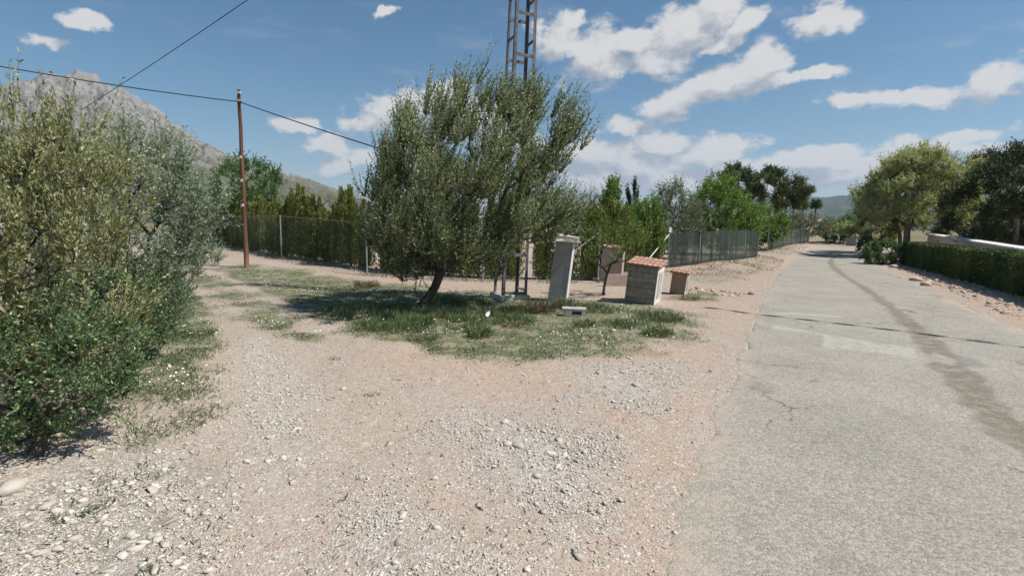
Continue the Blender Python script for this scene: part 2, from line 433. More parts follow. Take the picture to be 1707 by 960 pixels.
M['grass'] = leaf_mat('grass_blade', [(0.0, (0.07, 0.12, 0.045)), (0.5, (0.13, 0.18, 0.075)), (0.8, (0.23, 0.25, 0.12)), (1.0, (0.42, 0.37, 0.23))], transl=0.25, rough=0.6)
M['weed'] = leaf_mat('weed_leaf', [(0.0, (0.11, 0.13, 0.075)), (0.6, (0.19, 0.21, 0.13)), (1.0, (0.32, 0.31, 0.2))], transl=0.2, rough=0.8)
M['dry_grass'] = leaf_mat('dry_grass_blade', [(0.0, (0.13, 0.14, 0.06)), (0.5, (0.25, 0.22, 0.12)), (1.0, (0.45, 0.38, 0.24))], transl=0.2, rough=0.8)
M['flower'] = simple_mat('flower_petal', (0.75, 0.74, 0.68), (0.85, 0.84, 0.8), 5)
M['metal'] = simple_mat('galvanised_steel', (0.30, 0.31, 0.31), (0.45, 0.46, 0.46), 14, 0.5, 0.1, metal=0.5)
M['pylon'] = simple_mat('weathered_pylon_steel', (0.06, 0.055, 0.055), (0.14, 0.13, 0.125), 9, 0.7, 0.2, c3=(0.26, 0.24, 0.22))
M['pylon_green'] = simple_mat('pylon_leg_paint', (0.05, 0.08, 0.085), (0.13, 0.17, 0.16), 9, 0.6, 0.2)
M['cable'] = simple_mat('cable_rubber', (0.012, 0.014, 0.017), (0.03, 0.032, 0.036), 5, 0.6)
M['pole_wood'] = simple_mat('creosoted_wood', (0.06, 0.03, 0.017), (0.15, 0.075, 0.042), 7, 0.9, 0.8, 0.02, c3=(0.26, 0.17, 0.11), stretch=(1, 1, 0.08))
M['concrete'] = simple_mat('rough_concrete', (0.30, 0.285, 0.255), (0.46, 0.44, 0.40), 4, 0.95, 0.6, 0.015, c3=(0.54, 0.52, 0.48))
M['plaster'] = simple_mat('grey_plaster', (0.27, 0.27, 0.25), (0.36, 0.355, 0.33), 2.6, 0.95, 0.4, 0.01, c3=(0.43, 0.42, 0.385))
M['whitewash'] = simple_mat('whitewash', (0.60, 0.58, 0.53), (0.76, 0.74, 0.69), 5, 0.9, 0.3)
M['brown_render'] = simple_mat('brown_render', (0.27, 0.19, 0.13), (0.36, 0.26, 0.19), 5, 0.95, 0.3)
M['pink_render'] = simple_mat('pink_render', (0.36, 0.27, 0.23), (0.46, 0.35, 0.30), 4, 0.95, 0.3)
M['buff_render'] = simple_mat('buff_render', (0.62, 0.46, 0.38), (0.74, 0.57, 0.48), 1.5, 0.95, 0.3)
M['tile'] = simple_mat('terracotta_tile', (0.27, 0.14, 0.10), (0.40, 0.23, 0.17), 5, 0.95, 0.4, c3=(0.48, 0.37, 0.30))
M['dark'] = simple_mat('dark_gap', (0.02, 0.02, 0.02), (0.035, 0.03, 0.03), 10)
M['white_plastic'] = simple_mat('white_plastic', (0.74, 0.75, 0.76), (0.8, 0.8, 0.8), 3, 0.4)
M['glass'] = simple_mat('window_glass', (0.03, 0.035, 0.04), (0.05, 0.055, 0.06), 3, 0.15)
def rock_mat(name, a, b, c):
    m, t, o = new_mat(name); v = worldco(t)
    n = t.noise(v, 7, 6, 0.65); rp = t.add('ShaderNodeAttribute', attribute_name='tint').outputs['Fac']
    col = t.ramp(t.math('ADD', t.math('MULTIPLY', n, 0.45), t.math('MULTIPLY', rp, 0.55)), [(0.15, a), (0.5, b), (0.85, c)])
    princ(t, o, col, 0.92, t.noise(v, 45, 5, 0.6), 0.5, 0.01); return m
M['rock'] = rock_mat('limestone_rock', (0.27, 0.20, 0.14), (0.47, 0.42, 0.35), (0.65, 0.61, 0.54))
M['rock_warm'] = rock_mat('ochre_rock', (0.30, 0.19, 0.12), (0.46, 0.34, 0.25), (0.60, 0.52, 0.44))
def brick_mat():
    m, t, o = new_mat('grey_block_masonry'); v = objco(t)
    sp = t.add('ShaderNodeSeparateXYZ'); t.l.new(v, sp.inputs[0])
    cb = t.add('ShaderNodeCombineXYZ'); t.l.new(t.math('ADD', sp.outputs[0], sp.outputs[1]), cb.inputs[0]); t.l.new(sp.outputs[2], cb.inputs[1])
    jit = t.vmath('MULTIPLY', t.vmath('SUBTRACT', t.noise(v, 6, 3, 0.6, 'Color'), (0.5, 0.5, 0.5)), (0.03, 0.05, 0))
    br = t.add('ShaderNodeTexBrick'); br.offset = 0.5
    t.l.new(t.vmath('ADD', cb.outputs[0], jit), br.inputs['Vector'])
    br.inputs['Color1'].default_value = (0.25, 0.235, 0.195, 1); br.inputs['Color2'].default_value = (0.33, 0.31, 0.26, 1)
    br.inputs['Mortar'].default_value = (0.19, 0.175, 0.145, 1)
    br.inputs['Scale'].default_value = 1.0; br.inputs['Mortar Size'].default_value = 0.014
    br.inputs['Brick Width'].default_value = 0.42; br.inputs['Row Height'].default_value = 0.17
    n = t.noise(v, 5, 6, 0.7)
    col = t.mix(0.75, br.outputs['Color'], t.ramp(n, [(0.3, (0.55, 0.52, 0.48)), (0.7, (1.25, 1.22, 1.15))]), 'MULTIPLY')
    hgt = t.math('SUBTRACT', t.math('MULTIPLY', t.noise(v, 40, 4), 0.4), br.outputs['Fac'])
    princ(t, o, col, 0.95, hgt, 0.6, 0.015); return m
M['block'] = brick_mat()

def ground_mat():
    m, t, o = new_mat('dirt_and_gravel'); v = worldco(t)
    z = t.add('ShaderNodeAttribute', attribute_name='zones')
    sp = t.add('ShaderNodeSeparateColor'); t.l.new(z.outputs['Color'], sp.inputs[0])
    gr, orr, gv = sp.outputs[0], sp.outputs[1], sp.outputs[2]; we = z.outputs['Alpha']
    n1 = t.noise(v, 0.7, 6, 0.6); n2 = t.noise(v, 9, 6, 0.7); n3 = t.noise(v, 55, 3, 0.7)
    # crushed stone look: voronoi cells with random value
    vo = t.add('ShaderNodeTexVoronoi', feature='F1'); vo.inputs['Scale'].default_value = 34; t.l.new(v, vo.inputs['Vector'])
    vo2 = t.add('ShaderNodeTexVoronoi', feature='F1'); vo2.inputs['Scale'].default_value = 85; t.l.new(v, vo2.inputs['Vector'])
    cs = t.add('ShaderNodeSeparateColor'); t.l.new(vo.outputs['Color'], cs.inputs[0])
    cs2 = t.add('ShaderNodeSeparateColor'); t.l.new(vo2.outputs['Color'], cs2.inputs[0])
    dust = t.ramp(n2, [(0.25, (0.33, 0.22, 0.16)), (0.5, (0.44, 0.325, 0.25)), (0.75, (0.53, 0.425, 0.345))])
    orange = t.ramp(n2, [(0.25, (0.36, 0.20, 0.115)), (0.5, (0.49, 0.31, 0.20)), (0.75, (0.58, 0.42, 0.30))])
    base = t.mix(t.math('MULTIPLY', orr, t.mrange(n1, 0.25, 0.6, 0.35, 0.8)), dust, orange)
    stone = t.ramp(cs.outputs[0], [(0.0, (0.30, 0.26, 0.22)), (0.45, (0.50, 0.45, 0.38)), (0.8, (0.60, 0.56, 0.49)), (1.0, (0.70, 0.67, 0.61))])
    stone2 = t.ramp(cs2.outputs[0], [(0.0, (0.28, 0.23, 0.19)), (0.5, (0.48, 0.42, 0.36)), (1.0, (0.66, 0.63, 0.58))])
    th = t.math('ADD', t.math('MULTIPLY', gv, 0.45), t.math('MULTIPLY', n1, 0.6))
    pick = t.mrange(t.math('SUBTRACT', t.math('ADD', cs.outputs[1], th), 1.0), -0.02, 0.06)
    pick2 = t.mrange(t.math('SUBTRACT', t.math('ADD', cs2.outputs[1], th), 0.78), -0.02, 0.08)
    base = t.mix(t.math('MULTIPLY', pick2, 0.75), base, stone2)
    base = t.mix(t.math('MULTIPLY', pick, 0.85), base, stone)
    # pale grey-blue dust patches
    base = t.mix(t.mrange(t.noise(v, 0.55, 5, 0.65), 0.52, 0.70, 0, 0.45), base, (0.50, 0.47, 0.43))
    turf = t.ramp(t.noise(v, 6, 7, 0.75), [(0.25, (0.07, 0.11, 0.04)), (0.47, (0.13, 0.165, 0.07)), (0.58, (0.24, 0.22, 0.13)), (0.72, (0.44, 0.34, 0.24))])
    gm = t.math('MULTIPLY', gr, t.mrange(t.noise(v, 1.6, 7, 0.72), 0.40, 0.55, 0.45, 0.95))
    base = t.mix(gm, base, turf)
    base = t.mix(t.math('MULTIPLY', we, t.mrange(n2, 0.42, 0.62, 0.0, 0.65)), base, (0.20, 0.20, 0.15))
    # open country beyond the fences
    far = t.mrange(t.vmath('LENGTH', v, out=1), 60, 140)
    farc = t.ramp(t.noise(v, 0.02, 6, 0.6), [(0.3, (0.10, 0.115, 0.045)), (0.5, (0.22, 0.18, 0.10)), (0.7, (0.13, 0.14, 0.06))])
    base = t.mix(far, base, farc)
    hh = t.math('ADD', t.math('ADD', t.math('MULTIPLY', t.math('MULTIPLY', vo.outputs['Distance'], -1.0), pick), t.math('MULTIPLY', n3, 0.35)), t.math('MULTIPLY', t.math('MULTIPLY', vo2.outputs['Distance'], -0.5), pick2))
    princ(t, o, base, 0.96, hh, 0.8, 0.03, spec=0.15); return m
M['ground'] = ground_mat()

def road_mat():
    m, t, o = new_mat('worn_chip_seal'); v = worldco(t)
    z = t.add('ShaderNodeAttribute', attribute_name='marks')
    sp = t.add('ShaderNodeSeparateColor'); t.l.new(z.outputs['Color'], sp.inputs[0])
    dirt, pale, darkp = sp.outputs[0], sp.outputs[1], sp.outputs[2]; edge = z.outputs['Alpha']
    vo = t.add('ShaderNodeTexVoronoi', feature='F1'); vo.inputs['Scale'].default_value = 42; t.l.new(v, vo.inputs['Vector'])
    cs = t.add('ShaderNodeSeparateColor'); t.l.new(vo.outputs['Color'], cs.inputs[0])
    vb = t.add('ShaderNodeTexVoronoi', feature='F1'); vb.inputs['Scale'].default_value = 95; t.l.new(v, vb.inputs['Vector'])
    cb = t.add('ShaderNodeSeparateColor'); t.l.new(vb.outputs['Color'], cb.inputs[0])
    mm = t.math('ADD', t.math('MULTIPLY', cs.outputs[0], 0.6), t.math('MULTIPLY', cb.outputs[0], 0.4))
    chips = t.ramp(mm, [(0.05, (0.21, 0.19, 0.158)), (0.5, (0.325, 0.30, 0.255)), (0.92, (0.45, 0.415, 0.36))])
    gap = t.mrange(t.noise(v, 60, 4, 0.7), 0.50, 0.66, 0.0, 0.45)
    chips = t.mix(gap, chips, (0.12, 0.115, 0.10))
    big = t.ramp(t.noise(v, 0.6, 6, 0.6), [(0.3, (0.88, 0.88, 0.87)), (0.7, (1.10, 1.09, 1.07))])
    col = t.mix(1.0, chips, big, 'MULTIPLY')
    wp_ = t.vmath('ADD', v, t.vmath('MULTIPLY', t.noise(v, 1.2, 5, 0.65, 'Color'), (1.4, 1.4, 0)))
    vc = t.add('ShaderNodeTexVoronoi', feature='DISTANCE_TO_EDGE'); vc.inputs['Scale'].default_value = 0.42; t.l.new(wp_, vc.inputs['Vector'])
    crk = t.math('MULTIPLY', t.mrange(vc.outputs['Distance'], 0.002, 0.010, 1.0, 0.0), t.mrange(t.noise(v, 0.35, 3, 0.5), 0.50, 0.60))
    col = t.mix(t.math('MULTIPLY', crk, 0.75), col, (0.10, 0.09, 0.075))
    stn = t.mrange(t.noise(t.vmath('MULTIPLY', v, (1.0, 0.45, 1)), 0.9, 6, 0.68), 0.54, 0.68, 0.0, 0.30)
    col = t.mix(stn, col, (0.17, 0.155, 0.125))
    dn_ = t.mrange(t.noise(v, 5, 5, 0.7), 0.30, 0.65, 0.35, 1.0)
    col = t.mix(t.math('MULTIPLY', dirt, dn_), col, t.ramp(t.noise(v, 30, 4, 0.7), [(0.3, (0.11, 0.09, 0.065)), (0.7, (0.21, 0.175, 0.125))]))
    col = t.mix(t.math('MULTIPLY', pale, t.mrange(t.noise(v, 5, 6, 0.75), 0.35, 0.6, 0.1, 0.75)), col, (0.43, 0.41, 0.35))
    col = t.mix(t.math('MULTIPLY', darkp, 0.6), col, (0.19, 0.185, 0.165))
    col = t.mix(t.math('MULTIPLY', edge, t.mrange(t.noise(v, 4, 6, 0.75), 0.35, 0.62, 0.1, 1.0)), col, t.ramp(t.noise(v, 40, 4, 0.7), [(0.3, (0.34, 0.26, 0.20)), (0.7, (0.52, 0.44, 0.36))]))
    hh = t.math('SUBTRACT', t.math('MULTIPLY', mm, 0.5), vo.outputs['Distance'])
    princ(t, o, col, 0.93, hh, 0.55, 0.012, spec=0.2); return m
M['road'] = road_mat()

def mountain_mat():
    m, t, o = new_mat('limestone_mountain'); v = worldco(t)
    g_ = t.add('ShaderNodeNewGeometry')
    n = t.noise(v, 0.006, 8, 0.65); n2 = t.noise(v, 0.035, 6, 0.7)
    st = t.vmath('MULTIPLY', v, (1, 1, 0.35)); n3 = t.noise(st, 0.02, 8, 0.75)
    rock = t.ramp(n3, [(0.3, (0.15, 0.14, 0.125)), (0.48, (0.25, 0.235, 0.215)), (0.62, (0.36, 0.34, 0.315)), (0.75, (0.33, 0.27, 0.20))])
    scrub = t.ramp(n2, [(0.3, (0.07, 0.08, 0.045)), (0.7, (0.18, 0.17, 0.11))])
    sz_ = t.add('ShaderNodeSeparateXYZ'); t.l.new(g_.outputs['Position'], sz_.inputs[0])
    hz_ = t.mrange(sz_.outputs[2], 60, 330, 0.10, -0.12, False)
    k = t.mrange(t.math('ADD', t.math('ADD', t.math('MULTIPLY', n, 0.5), t.math('MULTIPLY', n2, 0.5)), hz_), 0.50, 0.60)
    princ(t, o, t.mix(k, rock, scrub), 0.95, n3, 1.0, 14.0, spec=0.1); return m
M['mountain'] = mountain_mat()
def hills_mat():
    m, t, o = new_mat('wooded_far_hills'); v = worldco(t)
    n2 = t.noise(v, 0.006, 8, 0.7)
    princ(t, o, t.ramp(n2, [(0.35, (0.028, 0.045, 0.026)), (0.6, (0.06, 0.075, 0.045)), (0.75, (0.12, 0.11, 0.08))]), 0.95, n2, 1.0, 20.0, spec=0.1); return m
M['hills'] = hills_mat()

# ------------------------------------------------------------------ ground sheet
ang_f = np.linspace(-1.12, 1.12, 900)
ang_c = np.linspace(1.12, 2 * PI - 1.12, 60)[1:-1]
ang = np.concatenate([ang_f, ang_c])
rad = np.concatenate([[0.05, 0.5, 1.0], np.exp(np.linspace(math.log(1.6), math.log(70), 560)), np.exp(np.linspace(math.log(70), math.log(9000), 60))[1:]])
A, Rr = np.meshgrid(ang, rad)
gx = (np.sin(A) * Rr).ravel(); gy = (np.cos(A) * Rr).ravel()
gz = H(gx, gy)
zc = np.zeros((len(gx), 4))
nr_ = np.hypot(gx, gy) < 110
a_, b_, c_, d_ = zone_masks(gx[nr_], gy[nr_])
zc[nr_, 0] = a_; zc[nr_, 1] = c_; zc[nr_, 2] = d_; zc[nr_, 3] = b_
na, nr2 = len(ang), len(rad)
ii, jj = np.meshgrid(np.arange(nr2 - 1), np.arange(na), indexing='ij')
j2 = (jj + 1) % na
F = np.stack([ii * na + jj, ii * na + j2, (ii + 1) * na + j2, (ii + 1) * na + jj], -1).reshape(-1, 4)[:, ::-1]
ground = mesh_np('ground', np.stack([gx, gy, gz], 1), F, M['ground'], smooth=True, cattr={'zones': zc})
tag(ground, kind='structure')

# ------------------------------------------------------------------ road
def resample(P, n):
    P = np.asarray(P); d = np.concatenate([[0], np.cumsum(np.linalg.norm(np.diff(P, axis=0), axis=1))]); t = np.linspace(0, d[-1], n)
    return np.stack([np.interp(t, d, P[:, k]) for k in range(2)], 1)
# spine parametrisation along the left edge; right edge matched by arc length in two spans
def smooth_line(P, it=2):
    for _ in range(it):
        Q = [P[0]]
        for a, b in zip(P[:-1], P[1:]): Q += [a * 0.75 + b * 0.25, a * 0.25 + b * 0.75]
        Q.append(P[-1]); P = np.array(Q)
    return P
iL = len(RL); 
La = smooth_line(RLx[:1 + iL]); Lb = smooth_line(RLx[iL:]); Ra = smooth_line(RRx[:-len(BEND)]); Rb = smooth_line(RRx[-len(BEND) - 1:])
nA, nB, nT = 1500, 150, 110
LA, RA = resample(La, nA), resample(Ra, nA)
# match by along-road coordinate
dirR = (RL[-1] - RL[2]); dirR /= np.linalg.norm(dirR)
sL = La @ dirR; sR = Ra @ dirR
smin, smax = max(sL.min(), sR.min()), min(sL.max(), sR.max())
ss = smin + (smax - smin) * np.linspace(0, 1, nA)
o1 = np.argsort(sL); o2 = np.argsort(sR)
LA = np.stack([np.interp(ss, sL[o1], La[o1, k]) for k in range(2)], 1)
RA = np.stack([np.interp(ss, sR[o2], Ra[o2, k]) for k in range(2)], 1)
LBq, RBq = resample(np.vstack([LA[-1:], RLx[-len(BEND):]]), nB), resample(np.vstack([RA[-1:], RRx[-len(BEND):]]), nB)
LL = np.vstack([LA, LBq[1:]]); RRr = np.vstack([RA, RBq[1:]])
tt = np.linspace(0, 1, nT)
# ragged edge
rag = fbm(np.arange(len(LL)) * 0.11, np.zeros(len(LL)), 4, 31, 0.7) * 0.45
rag2 = fbm(np.arange(len(LL)) * 0.11, np.zeros(len(LL)), 4, 37, 0.7) * 0.45
wd = np.linalg.norm(RRr - LL, axis=1)
LLn = LL + (RRr - LL) / wd[:, None] * rag[:, None]; RRn = RRr + (RRr - LL) / wd[:, None] * rag2[:, None]
PX = LLn[:, None, :] * (1 - tt[None, :, None]) + RRn[:, None, :] * tt[None, :, None]
rx, ry = PX[..., 0].ravel(), PX[..., 1].ravel()
crown = 0.03 * (1 - (2 * tt - 1) ** 2)
rz = hbase(rx, ry) + 0.004 + np.tile(crown, len(LL)) + fbm(rx * 1.3, ry * 1.3, 2, 5) * 0.01
e2 = np.minimum(tt, 1 - tt); rz -= np.tile(np.where(e2 < 0.002, 0.03, 0), len(LL))
band = poly_world([(1900,850),(1707,745),(1650,690),(1595,625),(1545,570),(1505,530),(1455,490),(1405,460),(1386,444),(1384,432),(1405,422)])
wob = fbm(rx * 1.2, ry * 1.2, 4, 41) * 0.25
bd = dist_line(rx, ry, smooth_line(band)) + wob
bw = (0.17 + 0.08 * sst((20 - ry) / 12)) * (0.75 + 1.1 * (fbm(rx * 2.5, ry * 2.5, 3, 47) + 0.3))
mk = np.zeros((len(rx), 4)); mk[:, 0] = sst((bw - bd) / 0.14 + 0.5) * 0.85
pale = [poly_world(p) for p in [[(1285,548),(1372,560),(1372,582),(1470,592),(1530,601),(1524,584),(1400,563),(1290,543)], [(1555,590),(1600,604),(1585,612),(1548,600)], [(1290,520),(1400,528),(1405,531),(1295,524)]]]
dk = [poly_world([(1570,588),(1625,600),(1650,615),(1600,613)])]
mk[:, 1] = np.maximum.reduce([sst((sdist_poly(rx, ry, p) + wob * 0.15) / 0.05 + 0.5) for p in pale])
mk[:, 2] = sst((sdist_poly(rx, ry, dk[0]) + wob * 0.3) / 0.2 + 0.5)
ed = np.minimum(np.tile(tt, len(LL)) * np.repeat(wd, nT), (1 - np.tile(tt, len(LL))) * np.repeat(wd, nT))
mk[:, 3] = sst((0.42 + fbm(rx * 0.8, ry * 0.8, 4, 43) * 1.2 - ed) / 0.5) * 1.0
nL = len(LL)
ii, jj = np.meshgrid(np.arange(nL - 1), np.arange(nT - 1), indexing='ij')
F = np.stack([ii * nT + jj, ii * nT + jj + 1, (ii + 1) * nT + jj + 1, (ii + 1) * nT + jj], -1).reshape(-1, 4)
road = mesh_np('road', np.stack([rx, ry, rz], 1), F, M['road'], smooth=True, cattr={'marks': mk}); tag(road, kind='structure')

# ------------------------------------------------------------------ mountain and far hills
RIDGE = [(-900,330),(-600,250),(-350,215),(-180,175),(-60,158),(0,143),(50,133),(80,124),(110,119),(150,124),(190,146),(228,160),(262,182),(300,208),(330,230),(372,250),(400,266),(450,278),(500,291),(545,308),(590,325),(650,345),(740,366),(850,372)]
ra = np.array([azel(*p) for p in RIDGE])
def terrain(name, pts, r0, r1, r2, nA_, nR_, mat, pw, amp, seed):
    az_ = np.linspace(pts[0, 0], pts[-1, 0], nA_); e_ = np.interp(az_, pts[:, 0], pts[:, 1])
    rr = np.concatenate([np.linspace(r0, r1, int(nR_ * 0.7)), np.linspace(r1, r2, int(nR_ * 0.3))[1:]])
    AA, RR_ = np.meshgrid(az_, rr); EE = np.tile(e_, (len(rr), 1))
    x = np.sin(AA) * RR_; y = np.cos(AA) * RR_
    prof = np.where(RR_ <= r1, (np.clip((RR_ - r0) / (r1 - r0), 0, 1)) ** pw, 1 - 0.9 * sst((RR_ - r1) / (r2 - r1)))
    hgt = np.tan(np.maximum(EE, 0)) * r1 * prof
    rn = 1 - np.abs(fbm(AA * 26, RR_ / r1 * 2.2, 6, seed, 0.6)) * 4.0
    fr = fbm(x / r1 * 34, y / r1 * 34, 6, seed + 9, 0.62)
    fr2 = fbm(x / r1 * 150, y / r1 * 150, 4, seed + 19, 0.6)
    hgt = hgt * (1 + amp * (rn - 0.6) * (1 - prof * 0.75)) + fr * amp * 0.5 * np.tan(np.maximum(EE, 0)) * r1 * (0.25 + prof * 0.35) + fr2 * amp * 0.12 * hgt
    fade = sst((az_ - pts[0, 0]) / 0.05) * sst((pts[-1, 0] - az_) / 0.05)
    hgt = hgt * fade[None, :] - 1.0
    n2 = len(rr)
    ii, jj = np.meshgrid(np.arange(n2 - 1), np.arange(nA_ - 1), indexing='ij')
    F = np.stack([ii * nA_ + jj, ii * nA_ + jj + 1, (ii + 1) * nA_ + jj + 1, (ii + 1) * nA_ + jj], -1).reshape(-1, 4)[:, ::-1]
    o = mesh_np(name, np.stack([x.ravel(), y.ravel(), hgt.ravel()], 1), F, mat, smooth=True); tag(o, kind='structure'); return o
terrain('mountain', ra, 420, 1500, 2300, 620, 240, M['mountain'], 1.35, 0.26, 51)
HR = [(760,372),(860,362),(960,352),(1100,345),(1200,334),(1330,329),(1400,326),(1450,325),(1560,322),(1700,318),(1900,312),(2300,330),(2600,370)]
terrain('far_hills', np.array([azel(*p) for p in HR]), 2200, 4300, 5400, 300, 90, M['hills'], 1.2, 0.16, 71)

# ------------------------------------------------------------------ haze
hb = MB(); hb.box((0, 0, 340), (18400, 18400, 686))
mh, t, o = new_mat('haze_air'); pv = t.add('ShaderNodeVolumePrincipled')
pv.inputs['Color'].default_value = (0.66, 0.80, 1.0, 1); pv.inputs['Density'].default_value = 0.00009; pv.inputs['Anisotropy'].default_value = 0.1
t.l.new(pv.outputs[0], o.inputs['Volume'])
haze = hb.build('haze', mh); tag(haze, kind='stuff')

# ------------------------------------------------------------------ foliage toolkit
def unit(v): return v / np.maximum(np.linalg.norm(v, axis=-1, keepdims=True), 1e-9)
def frustums(A_, B_, ra_, rb_, n=5):
    """separate tapered tubes for many edges at once"""
    d = unit(B_ - A_); ref = np.where(np.abs(d[:, 2:3]) < 0.9, np.array([[0, 0, 1.0]]), np.array([[1.0, 0, 0]]))
    a = unit(np.cross(d, ref)); b = np.cross(d, a)
    th = np.arange(n) * 2 * PI / n
    cs_ = a[:, None, :] * np.cos(th)[None, :, None] + b[:, None, :] * np.sin(th)[None, :, None]
    V = np.concatenate([A_[:, None, :] + cs_ * ra_[:, None, None], B_[:, None, :] + cs_ * rb_[:, None, None]], 1).reshape(-1, 3)
    k = np.arange(n); f = np.stack([k, (k + 1) % n, (k + 1) % n + n, k + n], 1)
    F_ = (f[None] + (np.arange(len(A_)) * 2 * n)[:, None, None]).reshape(-1, 4)
    return V, F_
def leaves_geo(P, D, L, Wd, fold=0.12):
    n = len(P); D = unit(D); Sd = unit(np.cross(D, rng.normal(size=(n, 3)))); N_ = np.cross(D, Sd)
    L = np.broadcast_to(L, (n,))[:, None]; Wd = np.broadcast_to(Wd, (n,))[:, None]
    mid = P + D * L * 0.45 + N_ * L * fold
    V = np.stack([P, mid + Sd * Wd / 2, P + D * L, mid - Sd * Wd / 2], 1).reshape(-1, 3)
    return V, np.arange(4 * n).reshape(-1, 4)
def grow(trunk, att, curve=0.12, rtip=0.006, pipe=0.42, bias=0.25):
    """attractors joined to the nearest limb, radii by the pipe rule; returns edges"""
    pts = [np.array(p, float) for p in trunk]; par = [-1] + list(range(len(trunk) - 1)); plen = [0.0]
    for i in range(1, len(pts)): plen.append(plen[-1] + np.linalg.norm(pts[i] - pts[i - 1]))
    top = pts[-1]; order = np.argsort(np.linalg.norm(att - top, axis=1)); tips = []
    first_ok = max(1, len(trunk) // 2)
    for k in order:
        a = att[k]; P = np.array(pts); d = np.linalg.norm(P - a, axis=1) + bias * np.array(plen)
        d[:first_ok] = 1e9
        j = int(np.argmin(d)); p0 = pts[j]; ln = np.linalg.norm(a - p0)
        nseg = max(1, min(5, int(ln / 0.4) + 1)); prev = j
        off = rng.normal(size=3) * curve * ln; off[2] -= curve * ln * 0.6
        for q in range(1, nseg + 1):
            s = q / nseg; p = p0 + (a - p0) * s + off * math.sin(PI * s) * 0.7
            pts.append(p); par.append(prev); plen.append(plen[prev] + ln / nseg); prev = len(pts) - 1
        tips.append(prev)
    cnt = np.zeros(len(pts))
    for tp in tips:
        q = tp
        while q != -1: cnt[q] += 1; q = par[q]
    pts = np.array(pts); par = np.array(par); rad_ = rtip * np.maximum(cnt, 1) ** pipe
    e = np.where(par >= 0)[0]
    return pts[par[e]], pts[e], rad_[par[e]], rad_[e], pts[tips]
def poly_volume(poly_px, dist, depth, n, edge=0.35, lean_y=0.0, power=1.0):
    """points filling a rounded body whose silhouette at that distance is the outline seen"""
    P = np.array([[*( (lambda d: (d[0] / d[1] * dist, CAMZ + d[2] / d[1] * dist))(ray(px, py)) )] for px, py in poly_px])
    mn, mx = P.min(0), P.max(0); out = []
    while len(out) < n:
        q = mn + (mx - mn) * rng.random((n * 2, 2)); s = sdist_poly(q[:, 0], q[:, 1], P)
        ok = s > 0; q, s = q[ok], s[ok]
        m_ = max(s.max(), 0.3); hw = depth / 2 * np.sqrt(1 - (1 - np.clip(s / m_, 0, 1)) ** 2)
        yy = dist + hw * (2 * rng.random(len(q)) - 1)
        r = np.abs(yy - dist) / (depth / 2) ; shell = np.maximum(1 - s / m_, r)
        keep = rng.random(len(q)) < (edge + (1 - edge) * shell ** power)
        for a, b, c in zip(q[keep, 0], yy[keep], q[keep, 1]): out.append((a * (b / dist) ** 0.0, b, c))
    return np.array(out[:n])
def foliage(tips, centre, nt, lt, nl, ll, lw, up=0.4, wind=(0, 0, 0), outw=0.8, rnd=0.6, spread=0.9, stems=None, lvar=0.3, droop=0.0, tilt=None):
    """twigs from each limb tip, with leaves along them"""
    T = np.repeat(tips, nt, 0); n = len(T)
    dirs = unit(unit(T - centre) * outw + np.array([0, 0, up]) + np.array(wind) + rng.normal(size=(n, 3)) * rnd)
    Lt = lt * (0.5 + rng.random(n) * 0.8)
    s = (np.arange(nl) + 0.5)[None, :] / nl + rng.normal(size=(n, nl)) * 0.04
    cv = np.array(wind) * 0.5 + np.array([0, 0, up * 0.4 - droop])
    pos = T[:, None, :] + dirs[:, None, :] * (Lt[:, None] * s)[..., None] + cv[None, None, :] * (Lt[:, None] * s ** 2)[..., None]
    ld = unit(dirs[:, None, :] * 0.7 + cv * 0.3 + rng.normal(size=(n, nl, 3)) * spread * 0.6)
    P = pos.reshape(-1, 3); D = ld.reshape(-1, 3)
    V, F_ = leaves_geo(P, D, ll * (1 - lvar + 2 * lvar * rng.random(len(P))), lw * (0.75 + 0.5 * rng.random(len(P))))
    tw = np.repeat(np.clip(rng.normal(0.45, 0.16, n), 0, 1), nl); tint = np.clip(tw + rng.normal(0, 0.16, len(P)) , 0, 1)
    sp_ = rng.random(len(P)) < 0.035; tint[sp_] = 1.0
    st = None
    if stems:
        E1 = T; E2 = T + dirs * Lt[:, None] * 0.5 + cv * (Lt * 0.25)[:, None]; E3 = T + dirs * Lt[:, None] + cv * Lt[:, None]
        st = (np.vstack([E1, E2]), np.vstack([E2, E3]), np.concatenate([np.full(n, stems), np.full(n, stems * 0.7)]), np.concatenate([np.full(n, stems * 0.7), np.full(n, stems * 0.3)]))
    return V, F_, tint, st
def clumped(a, k, r):
    return np.vstack([a] + [a + rng.normal(0, r, a.shape) * [1, 1, 0.9] for _ in range(k - 1)])
def make_tree(name, label, cat, base, trunk, att, leafm, barkm, fol, group=None, rtip=0.006, curve=0.12, pipe=0.42, sides=5, extra=None, bias=0.25, centre=None, flare=1.3, stem_frac=1.0):
    base = np.array(base, float)
    root = thing(name, label, cat, base, group=group)
    A_, B_, r1_, r2_, tips = grow(trunk, att, curve, rtip, pipe, bias)
    r1_ = r1_.copy(); r1_[0] *= flare
    c = att.mean(0) if centre is None else np.array(centre); c = c.copy(); c[2] = att[:, 2].min() * 0.6 + c[2] * 0.4
    V, F_, tint, st = foliage(tips, c, **fol)
    BV, BF = frustums(A_ - base, B_ - base, r1_, r2_, sides)
    if st is not None:
        V2, F2 = frustums(st[0] - base, st[1] - base, st[2], st[3], 3)
        BF = np.vstack([BF, F2 + len(BV)]); BV = np.vstack([BV, V2])
    mesh_np('trunk', BV, BF, barkm, root, smooth=True)
    mesh_np('crown', V - base, F_, leafm, root, fattr={'tint': tint})
    return root

def gpt(px, py):
    p = G(px, py); p[2] = Hs(p[0], p[1]); return p
def at(px, py, dist):
    d = ray(px, py); return np.array([d[0] / d[1] * dist, dist, CAMZ + d[2] / d[1] * dist])

